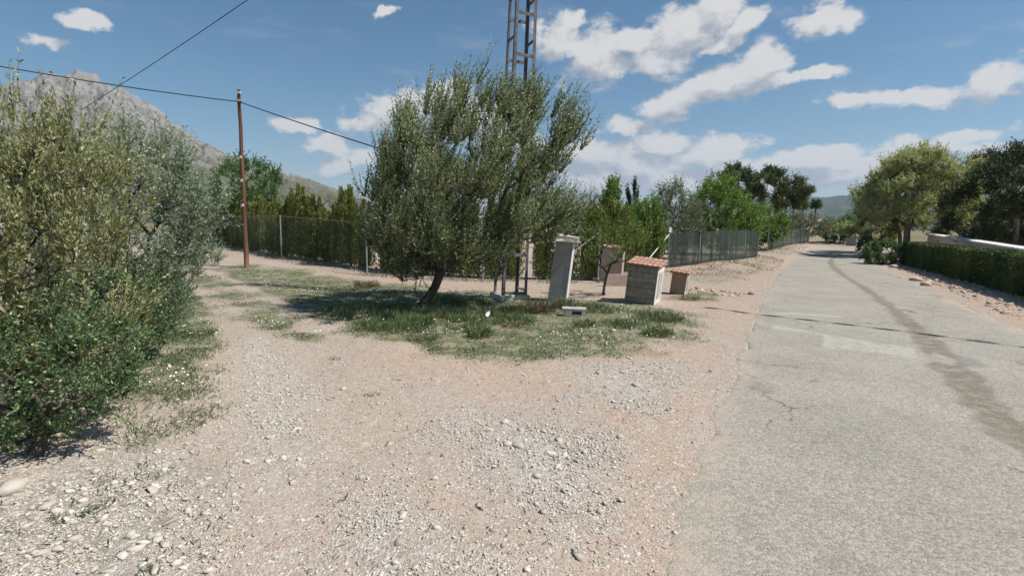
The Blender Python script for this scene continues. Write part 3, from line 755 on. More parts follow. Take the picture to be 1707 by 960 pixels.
# ------------------------------------------------------------------ the olive on the island (the main tree)
b = gpt(705, 512); D0 = b[1]
tr = [b, b + [0.12, 0, 0.25], b + [0.35, 0.05, 0.6], at(735, 452, D0), at(752, 430, D0 + 0.1), at(775, 400, D0 + 0.2)]
OUT = [(645,268),(662,232),(680,208),(700,200),(725,188),(748,180),(775,182),(800,176),(830,178),(865,184),(895,200),(915,228),(932,230),(940,250),(930,290),(948,330),(938,375),(918,410),(880,425),(840,435),(785,440),(735,446),(700,455),(668,452),(645,440),(634,400),(624,355),(626,305)]
att = clumped(poly_volume(OUT, D0 + 0.1, 5.8, 205, edge=0.4), 4, 0.25)
# a few holes near the top where sky shows through
holes = np.array([at(800, 230, D0)[[0, 2]], at(745, 260, D0)[[0, 2]], at(700, 215, D0)[[0, 2]], at(895, 250, D0)[[0, 2]], at(640,240,D0)[[0,2]]])
hr = np.array([0.42, 0.40, 0.35, 0.38, 0.3])
keep = np.all(np.linalg.norm(att[:, None, [0, 2]] - holes[None], axis=2) > hr[None], axis=1); att = att[keep]
make_tree('olive_tree', 'large leaning olive tree alone on the grassy island in front of the pylon', 'olive tree', b, tr, att, M['olive'], M['bark'],
          dict(nt=10, lt=0.66, nl=30, ll=0.080, lw=0.026, up=0.75, wind=(0.28, 0, 0.1), rnd=0.42, outw=0.55, stems=0.003, spread=0.6), rtip=0.0062, pipe=0.47, curve=0.06, flare=1.7, group='olive trees')

# ------------------------------------------------------------------ the olives and shrub at the left
b = gpt(30, 690); D1 = b[1]
tr = [b, b + [0.05, 0.05, 0.5], b + [0.1, 0.1, 0.9]]
OUT = [(-260,290),(-120,250),(-20,305),(30,335),(110,335),(150,350),(180,380),(198,410),(208,440),(210,500),(205,560),(175,610),(60,640),(-150,640),(-300,500)]
att = clumped(poly_volume(OUT, D1, 3.0, 95, edge=0.5), 4, 0.14)
OUT2 = [(-60,220),(0,270),(40,222),(62,260),(75,205),(95,195),(108,260),(120,210),(128,262),(150,275),(175,320),(0,320),(-100,300)]
att = np.vstack([att, poly_volume(OUT2, D1, 2.4, 62, edge=0.8)])
make_tree('olive_tree', 'tall sparse yellowish olive with upright shoots nearest at the left edge', 'olive tree', b, tr, att, M['olive_yellow'], M['bark'],
          dict(nt=6, lt=0.45, nl=22, ll=0.058, lw=0.019, spread=0.6, up=0.8, rnd=0.45, outw=0.35, stems=0.003, wind=(0.05, 0, 0.1)), rtip=0.0042, group='olive trees')
b = gpt(215, 565); D2 = b[1]
tr = [b, b + [0.05, 0.0, 0.5], b + [0.1, 0.1, 1.0]]
OUT = [(110,290),(160,262),(215,245),(250,240),(280,255),(305,280),(325,310),(335,345),(335,375),(322,405),(305,435),(295,470),(275,520),(240,560),(170,570),(100,540),(90,400)]
att = clumped(poly_volume(OUT, D2, 3.6, 110, edge=0.5), 4, 0.2)
make_tree('olive_tree', 'blue-green bushy olive behind the yellowish one, by the left track', 'olive tree', b, tr, att, M['olive_blue'], M['bark'],
          dict(nt=7, lt=0.5, nl=20, ll=0.065, lw=0.019, up=0.5, rnd=0.55, outw=0.5, stems=0.003), rtip=0.0055, group='olive trees')
# low grey-green shoots reaching over the track
b = gpt(285, 500); D3 = b[1]
OUT = [(245,455),(280,425),(320,415),(352,425),(356,440),(330,458),(312,480),(300,508),(265,515),(240,500)]
att = poly_volume(OUT, D3, 2.0, 70, edge=0.8)
make_tree('grey_shrub', 'small grey-green bush of loose shoots hanging over the left track', 'shrub', b, [b, b + [0, 0, 0.2], b + [0.05, 0, 0.35]], att, M['olive_blue'], M['bark'],
          dict(nt=8, lt=0.45, nl=16, ll=0.06, lw=0.02, up=0.5, rnd=0.6, outw=0.6, stems=0.003), rtip=0.006)
b = gpt(60, 755); D4 = b[1]
OUT = [(-260,540),(-60,520),(40,545),(110,520),(175,560),(212,610),(216,650),(195,680),(155,698),(100,728),(55,748),(0,760),(-120,790),(-300,760)]
att = poly_volume(OUT, D4 + 0.3, 2.2, 330, edge=0.7)
make_tree('mastic_shrub', 'dense dark green mastic shrub at the foot of the near olive', 'shrub', b, [b, b + [0, 0.1, 0.2], b + [0.05, 0.1, 0.4]], att, M['shrub'], M['bark'],
          dict(nt=8, lt=0.27, nl=13, ll=0.042, lw=0.021, up=0.35, rnd=0.7, outw=0.6, stems=0.003), rtip=0.005)
b = gpt(200, 600); D5 = b[1]
OUT = [(80,470),(150,450),(220,470),(268,480),(292,520),(270,560),(250,600),(200,640),(110,640),(60,600)]
att = poly_volume(OUT, D5, 2.0, 240, edge=0.7)
make_tree('mastic_shrub', 'mid green shrub filling the gap between the left olives and the track', 'shrub', b, [b, b + [0, 0.1, 0.2], b + [0.05, 0.1, 0.4]], att, M['shrub'], M['bark'],
          dict(nt=7, lt=0.32, nl=14, ll=0.048, lw=0.02, up=0.5, rnd=0.6, outw=0.5, stems=0.003), rtip=0.005)

# ------------------------------------------------------------------ cypress hedge behind the fence
FENCE_PX = [(285,403),(370,411),(470,432),(612,459),(805,468),(997,471)]
FW = [gpt(*p) for p in FENCE_PX]
FN_PX = [(1113,447),(1165,440),(1215,435),(1262,429)]
FNW = [gpt(*p) for p in FN_PX]
def cypress_proto(h, r, nleaf, seed, mat):
    rg = np.random.default_rng(seed)
    root = thing('cypress', 'x', 'cypress', (0, 0, -50))
    A_ = []; B_ = []
    t_ = rg.random(nleaf) ** 0.85
    zz = 0.12 + t_ * (h - 0.12)
    lob = 1 + 0.28 * np.sin(zz * 3.3 + seed)
    # several leaders, each its own slim column
    nlead = 9; la = rg.random(nlead) * 2 * PI; lr = r * 0.55 * np.sqrt(rg.random(nlead)); lh = h * (0.78 + 0.22 * rg.random(nlead)); lh[0] = h; lr[0] = 0
    k = rg.integers(0, nlead, nleaf); f = zz / lh[k]
    f = np.where(f > 1, rg.random(nleaf), f); zz = f * lh[k]
    prof = r * 0.5 * np.clip(1.08 - f, 0.02, 1) ** 0.85 * (0.55 + 0.6 * np.sqrt(np.clip(f * 4, 0, 1))) 
    th = rg.random(nleaf) * 2 * PI; q = 0.35 + 0.65 * rg.random(nleaf) ** 0.5
    x = np.cos(la[k]) * lr[k] * (1 + 0.3 * f) + np.cos(th) * prof * q; y = np.sin(la[k]) * lr[k] * (1 + 0.3 * f) + np.sin(th) * prof * q
    P = np.stack([x, y, zz], 1)
    D = unit(np.stack([np.cos(th) * 0.45, np.sin(th) * 0.45, np.ones(nleaf)], 1) + rg.normal(size=(nleaf, 3)) * 0.28)
    V, F_ = leaves_geo(P, D, 0.17 * (0.7 + 0.6 * rg.random(nleaf)), 0.05, 0.05)
    cl = vnoise(th * 2 + seed * 3, zz * 3.0, seed)
    tint = np.clip(0.15 + 0.6 * cl + rg.normal(0, 0.12, nleaf), 0, 1)
    mb = MB(); mb.tube([(0, 0, -0.1), (0.02, 0, h * 0.5), (0, 0, h * 0.9)], [0.07, 0.05, 0.01], 6)
    mb.build('trunk', M['bark'], root); mesh_np('crown', V, F_, mat, root, fattr={'tint': tint})
    return root
protos = [cypress_proto(3.4 + 0.15 * k, 0.62, 6500, k + 3, M['cypress']) for k in range(4)]
cyl = smooth_line(np.array([np.array(p) for p in FW]), 1)
seg = np.concatenate([[0], np.cumsum(np.linalg.norm(np.diff(cyl[:, :2], axis=0), axis=1))])
used = [False] * 4
def put_cypress(x, y, z, sc, lab, grp_):
    k = random.randrange(4)
    if not used[k]:
        used[k] = True; r = protos[k]; r.location = (x, y, z); r.scale = sc; r.rotation_euler = (0, 0, random.uniform(0, 6)); r['label'] = lab; r['group'] = grp_
    else: dup(protos[k], (x, y, z), random.uniform(0, 6.28), sc, lab, grp_)
s_ = 1.0
while s_ < seg[-1] + 0.5:
    x = np.interp(s_, seg, cyl[:, 0]); y = np.interp(s_, seg, cyl[:, 1])
    j = min(np.searchsorted(seg, s_), len(seg) - 1); dv = cyl[j, :2] - cyl[j - 1, :2]; nv = np.array([-dv[1], dv[0]]) / np.linalg.norm(dv)
    if nv[1] < 0: nv = -nv
    x += nv[0] * (1.0 + random.uniform(-.12, .12)); y += nv[1] * (1.0 + random.uniform(-.12, .12))
    hs_ = random.uniform(0.80, 1.16); hs_ *= 0.95
    put_cypress(x, y, Hs(x, y) - 0.05, (random.uniform(0.85, 1.2),) * 2 + (hs_,), 'columnar cypress in the close row behind the wire fence', 'cypresses in a row behind the left wire fence')
    s_ += random.uniform(0.95, 1.45)
for k in range(6):   # the row goes on behind the gate gap, to the corner post
    f = (k + 0.5) / 6; p = FW[-1] * (1 - f) + FNW[0] * f
    put_cypress(p[0] - 0.2, p[1] + 1.6, Hs(p[0], p[1] + 1.6) - 0.05, (1.1, 1.1, random.uniform(0.8, 1.0)), 'columnar cypress behind the meter cabinets and gate post', 'cypresses behind the meter cabinets')

# ------------------------------------------------------------------ trees and bushes beyond the fence
def bush(name, label, cat, basepx, outline, dist, depth, n, leafm, fol, trunk_h=0.3, barkm='bark', rtip=0.012, group=None, edge=0.6, **kw):
    x = at(basepx[0], basepx[1], dist); zb = Hs(x[0], dist); b_ = np.array([x[0], dist, zb])
    att_ = poly_volume(outline, dist, depth, n, edge=edge)
    tz = min(trunk_h, 30)
    trk = [b_, b_ + [0.02, 0, tz * 0.5], b_ + [0.05, 0.05, tz]]
    return make_tree(name, label, cat, b_, trk, att_, leafm, M[barkm], fol, rtip=rtip, group=group, **kw)
bush('poplar_tree', 'light green round tree rising behind the cypress row by the wooden pole', 'tree', (408, 400),
     [(362,330),(366,295),(385,275),(405,268),(425,272),(452,282),(462,305),(458,340),(430,360),(390,360),(368,350)], 42, 4.5, 150, M['poplar'],
     dict(nt=7, lt=0.7, nl=12, ll=0.17, lw=0.09, up=0.5, rnd=0.6), 2.5, group=None)
bush('scrub_tree', 'grey-green thin tree between cypress tops left of the large olive', 'tree', (560, 420),
     [(500,345),(530,335),(570,332),(600,330),(615,360),(600,400),(520,400)], 38, 4, 90, M['weed'],
     dict(nt=6, lt=0.8, nl=9, ll=0.12, lw=0.05, up=0.6, rnd=0.6), 1.5)
bush('bare_tree', 'grey-brown nearly leafless tree right behind the large olive', 'tree', (970, 430),
     [(930,360),(955,335),(985,325),(1005,335),(1010,370),(990,400),(935,400)], 34, 4, 110, M['dry'],
     dict(nt=6, lt=0.8, nl=5, ll=0.10, lw=0.03, up=0.6, rnd=0.6, stems=0.01), 1.5)
FR = dict(nt=7, lt=0.55, nl=12, ll=0.12, lw=0.065, up=0.7, rnd=0.5)
bush('garden_tree', 'slim bright green tree with a pointed top behind the meter cabinets', 'tree', (1020, 450),
     [(1005,400),(1000,360),(1008,330),(1016,312),(1026,312),(1032,340),(1045,380),(1040,410)], 29, 2.2, 100, M['fresh'], FR, 1.2)
bush('garden_tree', 'bright green bushy tree between the two wire fences', 'tree', (1085, 450),
     [(1035,400),(1040,360),(1060,345),(1085,338),(1105,345),(1110,370),(1100,420),(1050,430)], 30.5, 2.6, 130, M['fresh'], FR, 0.8)
bush('dark_cypress', 'dark pointed cypress top between the bright garden trees', 'cypress', (1050, 430),
     [(1040,400),(1042,350),(1050,308),(1055,303),(1062,330),(1072,380),(1070,410)], 33, 1.6, 70, M['cypress_dark'],
     dict(nt=9, lt=0.45, nl=12, ll=0.14, lw=0.05, up=1.2, rnd=0.35), 1.0)
bush('scrub_tree', 'olive-brown loose tree above the left end of the shade net', 'tree', (1125, 430),
     [(1080,400),(1090,345),(1105,318),(1125,310),(1140,330),(1160,350),(1165,395),(1140,420),(1090,420)], 34, 3.5, 230, M['weed'],
     dict(nt=6, lt=0.7, nl=9, ll=0.13, lw=0.05, up=0.8, rnd=0.5), 1.2)
bush('garden_tree', 'broad fresh green tree leaning over the middle of the shade net', 'tree', (1205, 425),
     [(1145,410),(1150,350),(1165,322),(1185,305),(1205,300),(1225,325),(1245,345),(1262,370),(1258,405),(1200,415)], 40, 5, 230, M['fresh'],
     dict(nt=7, lt=0.8, nl=12, ll=0.17, lw=0.085, up=0.6, rnd=0.55, wind=(0.2, 0, 0)), 1.2)
bush('garden_tree', 'low bright green tree over the right end of the shade net', 'tree', (1262, 420),
     [(1225,405),(1235,365),(1255,350),(1280,352),(1300,370),(1302,392),(1280,405),(1250,410)], 50, 5, 150, M['fresh'],
     dict(nt=7, lt=0.8, nl=12, ll=0.19, lw=0.1, up=0.5, rnd=0.6), 1.0)
bush('low_bush', 'brown-green low bush above the far fence section', 'bush', (1320, 400),
     [(1285,395),(1290,372),(1320,364),(1350,366),(1372,376),(1374,390),(1340,394)], 80, 9, 120, M['weed'],
     dict(nt=7, lt=1.0, nl=10, ll=0.28, lw=0.13, up=0.5, rnd=0.6), 1.0)
bush('low_bush', 'rounded green bush at the bend of the road', 'bush', (1400, 405),
     [(1372,402),(1376,380),(1392,368),(1412,366),(1428,374),(1432,398),(1400,404)], 85, 6, 120, M['poplar'],
     dict(nt=7, lt=0.9, nl=10, ll=0.28, lw=0.14, up=0.5, rnd=0.6), 1.0)
for k, (px, y0, y1, w_, ds, lab) in enumerate([(1335, 334, 352, 9, 150, 'left'), (1357, 333, 350, 8, 155, 'right')]):
    bb = at(px, 380, ds); bb[2] = Hs(bb[0], ds); top = at(px, (y0 + y1) / 2, ds)
    r = thing('palm_tree', 'distant palm against the blue hills, %s one of the pair' % lab, 'palm', bb, group='pair of distant palms')
    mb = MB(); mb.tube([(0, 0, 0), (0.05, 0, (top[2] - bb[2]) * 0.5), (0, 0, top[2] - bb[2])], [0.35, 0.25, 0.22], 8); mb.build('trunk', M['pine_bark'], r)
    n = 420; th = rng.random(n) * 2 * PI; e_ = rng.uniform(-0.9, 1.2, n)
    D = np.stack([np.cos(th) * np.cos(e_), np.sin(th) * np.cos(e_), np.sin(e_)], 1); hub = np.array([0, 0, top[2] - bb[2]])
    V, F_ = leaves_geo(hub + D * rng.random((n, 1)) * 0.6, D, 1.7, 0.28, 0.12); mesh_np('crown', V, F_, M['pine'], r, fattr={'tint': rng.random(n)})

# pines: clumps of needles on spreading limbs
def pine(label, basepx, dist, trunk_pts, outline, depth, nclump, leafm, clump_r, nl, ll, name='pine_tree', group='pines', barkm='pine_bark', rtip=0.017, nt=11, flat=0.6):
    x = at(basepx[0], basepx[1], dist); b_ = np.array([x[0], dist, Hs(x[0], dist)])
    trk = [b_] + [at(px, py, dist) for px, py in trunk_pts]
    att_ = poly_volume(outline, dist, depth, nclump, edge=0.35) if clump_r > 0.9 else clumped(poly_volume(outline, dist, depth, nclump // 3, edge=0.5), 4, 0.32)
    return make_tree(name, label, 'pine', b_, trk, att_, leafm, M[barkm], dict(nt=nt, lt=clump_r, nl=nl, ll=ll, lw=ll * 0.32, up=0.45, rnd=0.85, outw=0.45, spread=1.3), rtip=rtip, group=group, pipe=0.45, curve=0.12)
pine('dark round-topped pine on the left of the far pair', (1248, 385), 75, [(1250,370),(1246,345),(1245,325)],
     [(1185,325),(1190,300),(1208,288),(1230,284),(1252,290),(1262,302),(1262,325),(1250,340),(1215,335)], 8, 110, M['pine'], 0.8, 14, 0.30)
pine('broad dark pine on the right of the far pair, above the fence end', (1296, 385), 75, [(1294,368),(1290,345),(1292,325)],
     [(1260,318),(1265,296),(1285,284),(1310,288),(1328,300),(1338,322),(1332,345),(1312,352),(1292,345),(1270,340)], 8, 140, M['pine'], 0.8, 14, 0.30)
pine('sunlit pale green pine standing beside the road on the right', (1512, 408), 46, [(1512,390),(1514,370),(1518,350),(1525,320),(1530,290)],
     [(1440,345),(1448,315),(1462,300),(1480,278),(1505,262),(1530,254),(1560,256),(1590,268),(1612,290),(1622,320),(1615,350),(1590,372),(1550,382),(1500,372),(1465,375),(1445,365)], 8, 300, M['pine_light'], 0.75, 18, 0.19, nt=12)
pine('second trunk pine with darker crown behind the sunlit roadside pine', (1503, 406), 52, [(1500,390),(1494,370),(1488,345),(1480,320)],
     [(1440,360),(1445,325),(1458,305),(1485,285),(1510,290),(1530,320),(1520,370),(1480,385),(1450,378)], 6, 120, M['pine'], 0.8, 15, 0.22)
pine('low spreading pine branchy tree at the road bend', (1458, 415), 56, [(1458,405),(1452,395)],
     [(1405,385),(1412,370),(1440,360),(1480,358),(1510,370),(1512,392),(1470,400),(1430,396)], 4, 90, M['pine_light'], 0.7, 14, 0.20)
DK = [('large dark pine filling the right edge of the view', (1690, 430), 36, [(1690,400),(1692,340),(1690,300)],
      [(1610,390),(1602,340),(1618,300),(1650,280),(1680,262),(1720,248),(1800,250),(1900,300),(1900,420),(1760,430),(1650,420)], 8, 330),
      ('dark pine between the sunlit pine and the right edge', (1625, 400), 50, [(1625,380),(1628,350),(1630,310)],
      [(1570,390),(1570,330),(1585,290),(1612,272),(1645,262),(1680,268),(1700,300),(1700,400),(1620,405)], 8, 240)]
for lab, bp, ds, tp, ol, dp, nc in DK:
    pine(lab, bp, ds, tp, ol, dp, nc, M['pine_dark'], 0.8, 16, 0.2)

# ------------------------------------------------------------------ trimmed hedge, bushes and building on the right
hA, hB = gpt(1503, 441), gpt(1707, 497); dvh = (hB - hA)[:2]; dvh /= np.linalg.norm(dvh)
hC = hB[:2] + dvh * 9
n = 72000
L_ = np.linalg.norm(hC - hA[:2]); u = rng.random(n) * L_; nvh = np.array([-dvh[1], dvh[0]])
if nvh[0] < 0: nvh = -nvh
side = rng.random(n); hh_ = 1.58 + 0.08 * fbm(u * 0.8, u * 0, 4, 61) + 0.05 * fbm(u * 6, u * 0, 2, 62)
v_ = np.where(side < 0.62, rng.random(n) ** 2 * 0.25, rng.random(n) * 1.3); z_ = np.where(side < 0.62, rng.random(n), 1 - rng.random(n) ** 2 * 0.18) * hh_
v_ = v_ + 0.10 * fbm(u * 1.1, z_ * 0.6, 3, 63) * 2
px_ = hA[0] + dvh[0] * u + nvh[0] * v_; py_ = hA[1] + dvh[1] * u + nvh[1] * v_
P = np.stack([px_, py_, H(px_, py_) + z_ + 0.02], 1)
V, F_ = leaves_geo(P, unit(rng.normal(size=(n, 3)) * 0.6 + np.array([-nvh[0] * .5, -nvh[1] * .5, 0.7])), 0.10, 0.05)
tint = np.clip(0.2 + 0.7 * vnoise(u * 1.7, z_ * 0.8, 8) + rng.normal(0, 0.12, n), 0, 1)
hr_ = thing('clipped_hedge', 'long dark clipped hedge beside the right verge', 'hedge', (hA[0], hA[1], Hs(hA[0], hA[1])))
mesh_np('foliage', V - np.array(hr_.location), F_, M['hedge'], hr_, fattr={'tint': tint})
mb = MB()
for k in range(34):
    q = (k + 0.5) / 34 * L_; x0 = dvh[0] * q + nvh[0] * 0.6; y0 = dvh[1] * q + nvh[1] * 0.6
    mb.tube([(x0, y0, -0.1), (x0 + 0.03, y0, 0.6), (x0, y0, 1.3)], [0.035, 0.03, 0.01], 5)
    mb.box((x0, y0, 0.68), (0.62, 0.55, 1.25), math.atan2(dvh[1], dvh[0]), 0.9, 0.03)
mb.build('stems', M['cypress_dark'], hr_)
bush('roadside_bush', 'sunlit rounded green bush at the far end of the clipped hedge', 'bush', (1472, 438),
     [(1440,430),(1446,412),(1470,404),(1500,404),(1506,432),(1480,444),(1455,440)], 37, 2.2, 110, M['poplar'], dict(nt=8, lt=0.3, nl=12, ll=0.10, lw=0.05, up=0.5, rnd=0.6), 0.3)
bush('roadside_bush', 'small dark bush at the inside of the road bend', 'bush', (1447, 424),
     [(1436,422),(1436,404),(1448,398),(1462,402),(1462,420)], 48, 2.0, 50, M['shrub'], dict(nt=8, lt=0.35, nl=12, ll=0.13, lw=0.07, up=0.5, rnd=0.6), 0.3)

pa, pb = at(1547, 389, 46), at(1712, 414, 25.5)
da = (pb - pa)[:2]; lw_ = np.linalg.norm(da) + 5; da /= np.linalg.norm(da); ab = math.atan2(da[1], da[0])
bl = thing('garden_wall', 'low pinkish garden wall with white tiled coping behind the clipped hedge', 'wall', (pa[0], pa[1], 0), ab)
slope = (pb[2] - pa[2]) / np.linalg.norm((pb - pa)[:2])
def zt(q): return pa[2] - 0.10 + slope * q
mb = MB(); vs = [(0, 0, -0.2), (lw_, 0, -0.2), (lw_, .3, -0.2), (0, .3, -0.2), (0, 0, zt(0)), (lw_, 0, zt(lw_)), (lw_, .3, zt(lw_)), (0, .3, zt(0))]
mb.add(vs, [(0,3,2,1),(4,5,6,7),(0,1,5,4),(1,2,6,5),(2,3,7,6),(3,0,4,7)]); mb.build('wall', M['buff_render'], bl)
mb = MB(); q = -0.12
while q < lw_:
    z0 = zt(q) + 0.045
    mb.tube([(q, -0.16, z0 - 0.02), (q, 0.42, z0)], 0.085 + random.uniform(-.008, .008), 8); q += 0.185
mb.build('coping', M['whitewash'], bl, smooth=True)
mb = MB(); mb.box((4.3, -0.004, 1.62), (0.42, 0.03, 0.22)); wf = mb.build('vent_window', M['metal'], bl)
mb = MB(); mb.box((4.3, -0.024, 1.62), (0.34, 0.012, 0.15)); mb.build('pane', M['glass'], wf)
# distant buildings
def small_house(px, py, dist, wpx, hpx, label, wallm, roofm, rz=0.2):
    p = at(px, py, dist); wm = wpx / FPX * dist; hm = hpx / FPX * dist; zb = Hs(p[0], dist) - 0.3; top = p[2]
    r = thing('house', label, 'house', (p[0], dist, zb), rz)
    hgt = top - zb - hm * 0.3
    mb = MB(); mb.box((0, 0, hgt / 2), (wm, wm * 0.7, hgt)); mb.build('wall', wallm, r)
    mb = MB(); x, y, z0, z1 = wm * .56, wm * .42, hgt, hgt + hm * 0.3
    mb.add([(-x, -y, z0), (x, -y, z0), (x, y, z0), (-x, y, z0), (-x * .6, 0, z1), (x * .6, 0, z1)], [(0,1,5,4),(1,2,5),(2,3,4,5),(3,0,4),(3,2,1,0)]); mb.build('roof', roofm, r)
    for sx in (-0.25, 0.25):
        mb = MB(); mb.box((sx * wm, -wm * .35 - 0.01, hgt - 1.6), (wm * 0.12, 0.05, 1.1)); mb.build('window', M['glass'], r)
small_house(1352, 364, 190, 34, 16, 'pale distant house under the pair of palms', M['whitewash'], M['tile'])
small_house(1427, 386, 78, 22, 24, 'grey shed beyond the road bend', M['plaster'], M['plaster'], 0.5)
small_house(38, 335, 60, 60, 30, 'white house glimpsed through the near left olive', M['whitewash'], M['tile'], 0.1)

# ------------------------------------------------------------------ wire fences
def chain_link(root_pts, h, name, mat, parent, o0, pitch=0.10, r=0.0009):
    A_, B_ = [], []
    for a, b_ in zip(root_pts[:-1], root_pts[1:]):
        L = np.linalg.norm((b_ - a)[:2]); n_ = int(L / pitch); d = (b_ - a) / L
        for k in range(-int(h / pitch), n_):
            for sg in (0, 1):
                s0, s1, z0, z1 = k * pitch, k * pitch + h, 0, h
                if s0 < 0: z0 = -s0; s0 = 0
                if s1 > L: z1 = h - (s1 - L); s1 = L
                if s1 <= s0: continue
                if sg: s0, s1 = L - s0, L - s1
                A_.append(a + d * s0 + [0, 0, z0 + .04]); B_.append(a + d * s1 + [0, 0, z1 + .04])
    A_ = np.array(A_) - o0; B_ = np.array(B_) - o0
    V, F_ = frustums(A_, B_, np.full(len(A_), r), np.full(len(A_), r), 3)
    return mesh_np(name, V, F_, mat, parent)
o0 = FW[2].copy(); fl = thing('wire_fence', 'long chain link fence with thin grey posts in front of the cypress row', 'fence', o0)
fh = 2.45
chain_link(FW, fh - 0.1, 'wire_mesh', M['pylon_green'], fl, o0)
for i, p in enumerate(FW):
    q = p - o0; mb = MB(); mb.tube([q + [0, 0, -0.1], q + [0, 0, fh]], 0.035, 8); mb.build('post', M['metal'], fl)
for zz in (0.08, fh - 0.06):
    mb = MB(); mb.tube([p - o0 + [0, -0.01, zz] for p in FW], 0.006, 4); mb.build('tension_wire', M['metal'], fl)
q = FW[-1] - o0; ft = at(940, 432, FW[-1][1] - 0.6) - o0
mb = MB(); mb.tube([q + [-0.05, 0, fh - 0.25], ft], 0.03, 6); mb.build('brace', M['metal'], fl)
# shade net fences
def net_mat():
    m, t, o = new_mat('green_shade_net'); v = objco(t)
    st = t.vmath('MULTIPLY', v, (1, 1, 0.12)); n = t.noise(st, 2.2, 5, 0.65)
    col = t.ramp(n, [(0.35, (0.045, 0.06, 0.048)), (0.65, (0.12, 0.14, 0.12))])
    d = t.add('ShaderNodeBsdfDiffuse'); t.l.new(col, d.inputs[0]); tl = t.add('ShaderNodeBsdfTranslucent'); t.l.new(col, tl.inputs[0])
    mx = t.add('ShaderNodeMixShader'); mx.inputs[0].default_value = 0.35; t.l.new(d.outputs[0], mx.inputs[1]); t.l.new(tl.outputs[0], mx.inputs[2])
    tp = t.add('ShaderNodeBsdfTransparent'); m2 = t.add('ShaderNodeMixShader')
    t.l.new(t.mrange(n, 0.35, 0.65, 0.03, 0.30), m2.inputs[0]); t.l.new(mx.outputs[0], m2.inputs[1]); t.l.new(tp.outputs[0], m2.inputs[2])
    t.l.new(m2.outputs[0], o.inputs['Surface']); return m
M['net'] = net_mat()
def net_fence(pts, h, label, brace):
    o1_ = pts[0].copy(); r = thing('net_fence', label, 'fence', o1_)
    V = []; nz_ = 10
    dens = []
    for a, b_ in zip(pts[:-1], pts[1:]):
        n_ = int(np.linalg.norm(b_ - a) / 0.12)
        for k in range(n_): dens.append(a + (b_ - a) * k / n_)
    dens.append(pts[-1]); dens = np.array(dens)
    nn = np.array([0.5, -0.85, 0])
    for i, p in enumerate(dens):
        for j in range(nz_):
            f = j / (nz_ - 1); off = 0.05 * math.sin(i * 0.55 + math.sin(i * .17) * 2) * math.sin(PI * f) + random.uniform(-.006, .006)
            V.append(p - o1_ + nn * (0.04 + off) + np.array([0, 0, 0.05 + f * (h - 0.08 + 0.03 * math.sin(i * .21))]))
    ii, jj = np.meshgrid(np.arange(len(dens) - 1), np.arange(nz_ - 1), indexing='ij')
    F_ = np.stack([ii * nz_ + jj, (ii + 1) * nz_ + jj, (ii + 1) * nz_ + jj + 1, ii * nz_ + jj + 1], -1).reshape(-1, 4)
    mesh_np('shade_net', np.array(V), F_, M['net'], r, smooth=True)
    for a, b_ in zip(pts[:-1], pts[1:]):
        n_ = max(1, round(np.linalg.norm(b_ - a) / 3.0))
        for k in range(n_):
            q = a + (b_ - a) * k / n_ - o1_; mb = MB(); mb.tube([q + [0, 0, -.1], q + [0, 0, h + 0.05]], 0.03, 8); mb.build('post', M['metal'], r)
    q = pts[-1] - o1_; mb = MB(); mb.tube([q + [0, 0, -.1], q + [0, 0, h + 0.05]], 0.03, 8); mb.build('post', M['metal'], r)
    if brace:
        mb = MB(); mb.tube([(0, 0, 0), (0, 0, h + 0.25)], 0.04, 8); mb.build('post', M['metal'], r)
        ft = at(1073, 442, pts[0][1] - 1.2) - o1_
        mb = MB(); mb.tube([(0, 0, h - 0.02), ft], 0.032, 8); mb.build('brace', M['white_plastic'], r)
        mb = MB(); mb.box((0, 0, h + 0.22), (0.16, 0.16, 0.30), 0.3); mb.build('post_cap', M['white_plastic'], r, bevel=0.015)
    return r
net_fence(FNW, 2.0, 'grey-green shade net fence beside the verge, nearer section', True)
far_net = [gpt(1279, 419), gpt(1310, 410), gpt(1348, 403)]
net_fence(far_net, 2.1, 'far section of shade net fence beyond the gap', False)

# ------------------------------------------------------------------ lattice pylon, pole and cables
pb_ = gpt(850, 497)
HT = 16.6
ptop_xy = at(876, 0, pb_[1])
leanx = (ptop_xy[0] - pb_[0]) / (ptop_xy[2] - pb_[2])
py = thing('lattice_pylon', 'tall narrow steel lattice pylon behind the large olive', 'pylon', pb_, 0.36, lean=(0, math.atan(leanx) * 0.85))
def half(z): return 0.45 - 0.115 * z / 12
corners = [(-1, -1), (1, -1), (1, 1), (-1, 1)]
for sx, sy in corners:
    mb = MB(); n_ = 12
    for k in range(n_):   # L-section leg
        z0, z1 = HT * k / n_ + 0.10, HT * (k + 1) / n_ + 0.10; h0, h1 = half(z0), half(z1); wL = 0.10; th = 0.012
        for (ux, uy, vx, vy) in (((-sx) * wL, 0, 0, -sy * th), (0, -sy * wL, -sx * th, 0)):
            a0 = (sx * h0, sy * h0); a1 = (sx * h1, sy * h1)
            vs = []
            for (ax, ay), z in ((a0, z0), (a1, z1)):
                vs += [(ax, ay, z), (ax + ux, ay + uy, z), (ax + ux + vx, ay + uy + vy, z), (ax + vx, ay + vy, z)]
            mb.add(vs, [(0,1,5,4),(1,2,6,5),(2,3,7,6),(3,0,4,7),(3,2,1,0),(4,5,6,7)])
    mb.build('leg', M['pylon'], py)
z = 1.5; k = 0
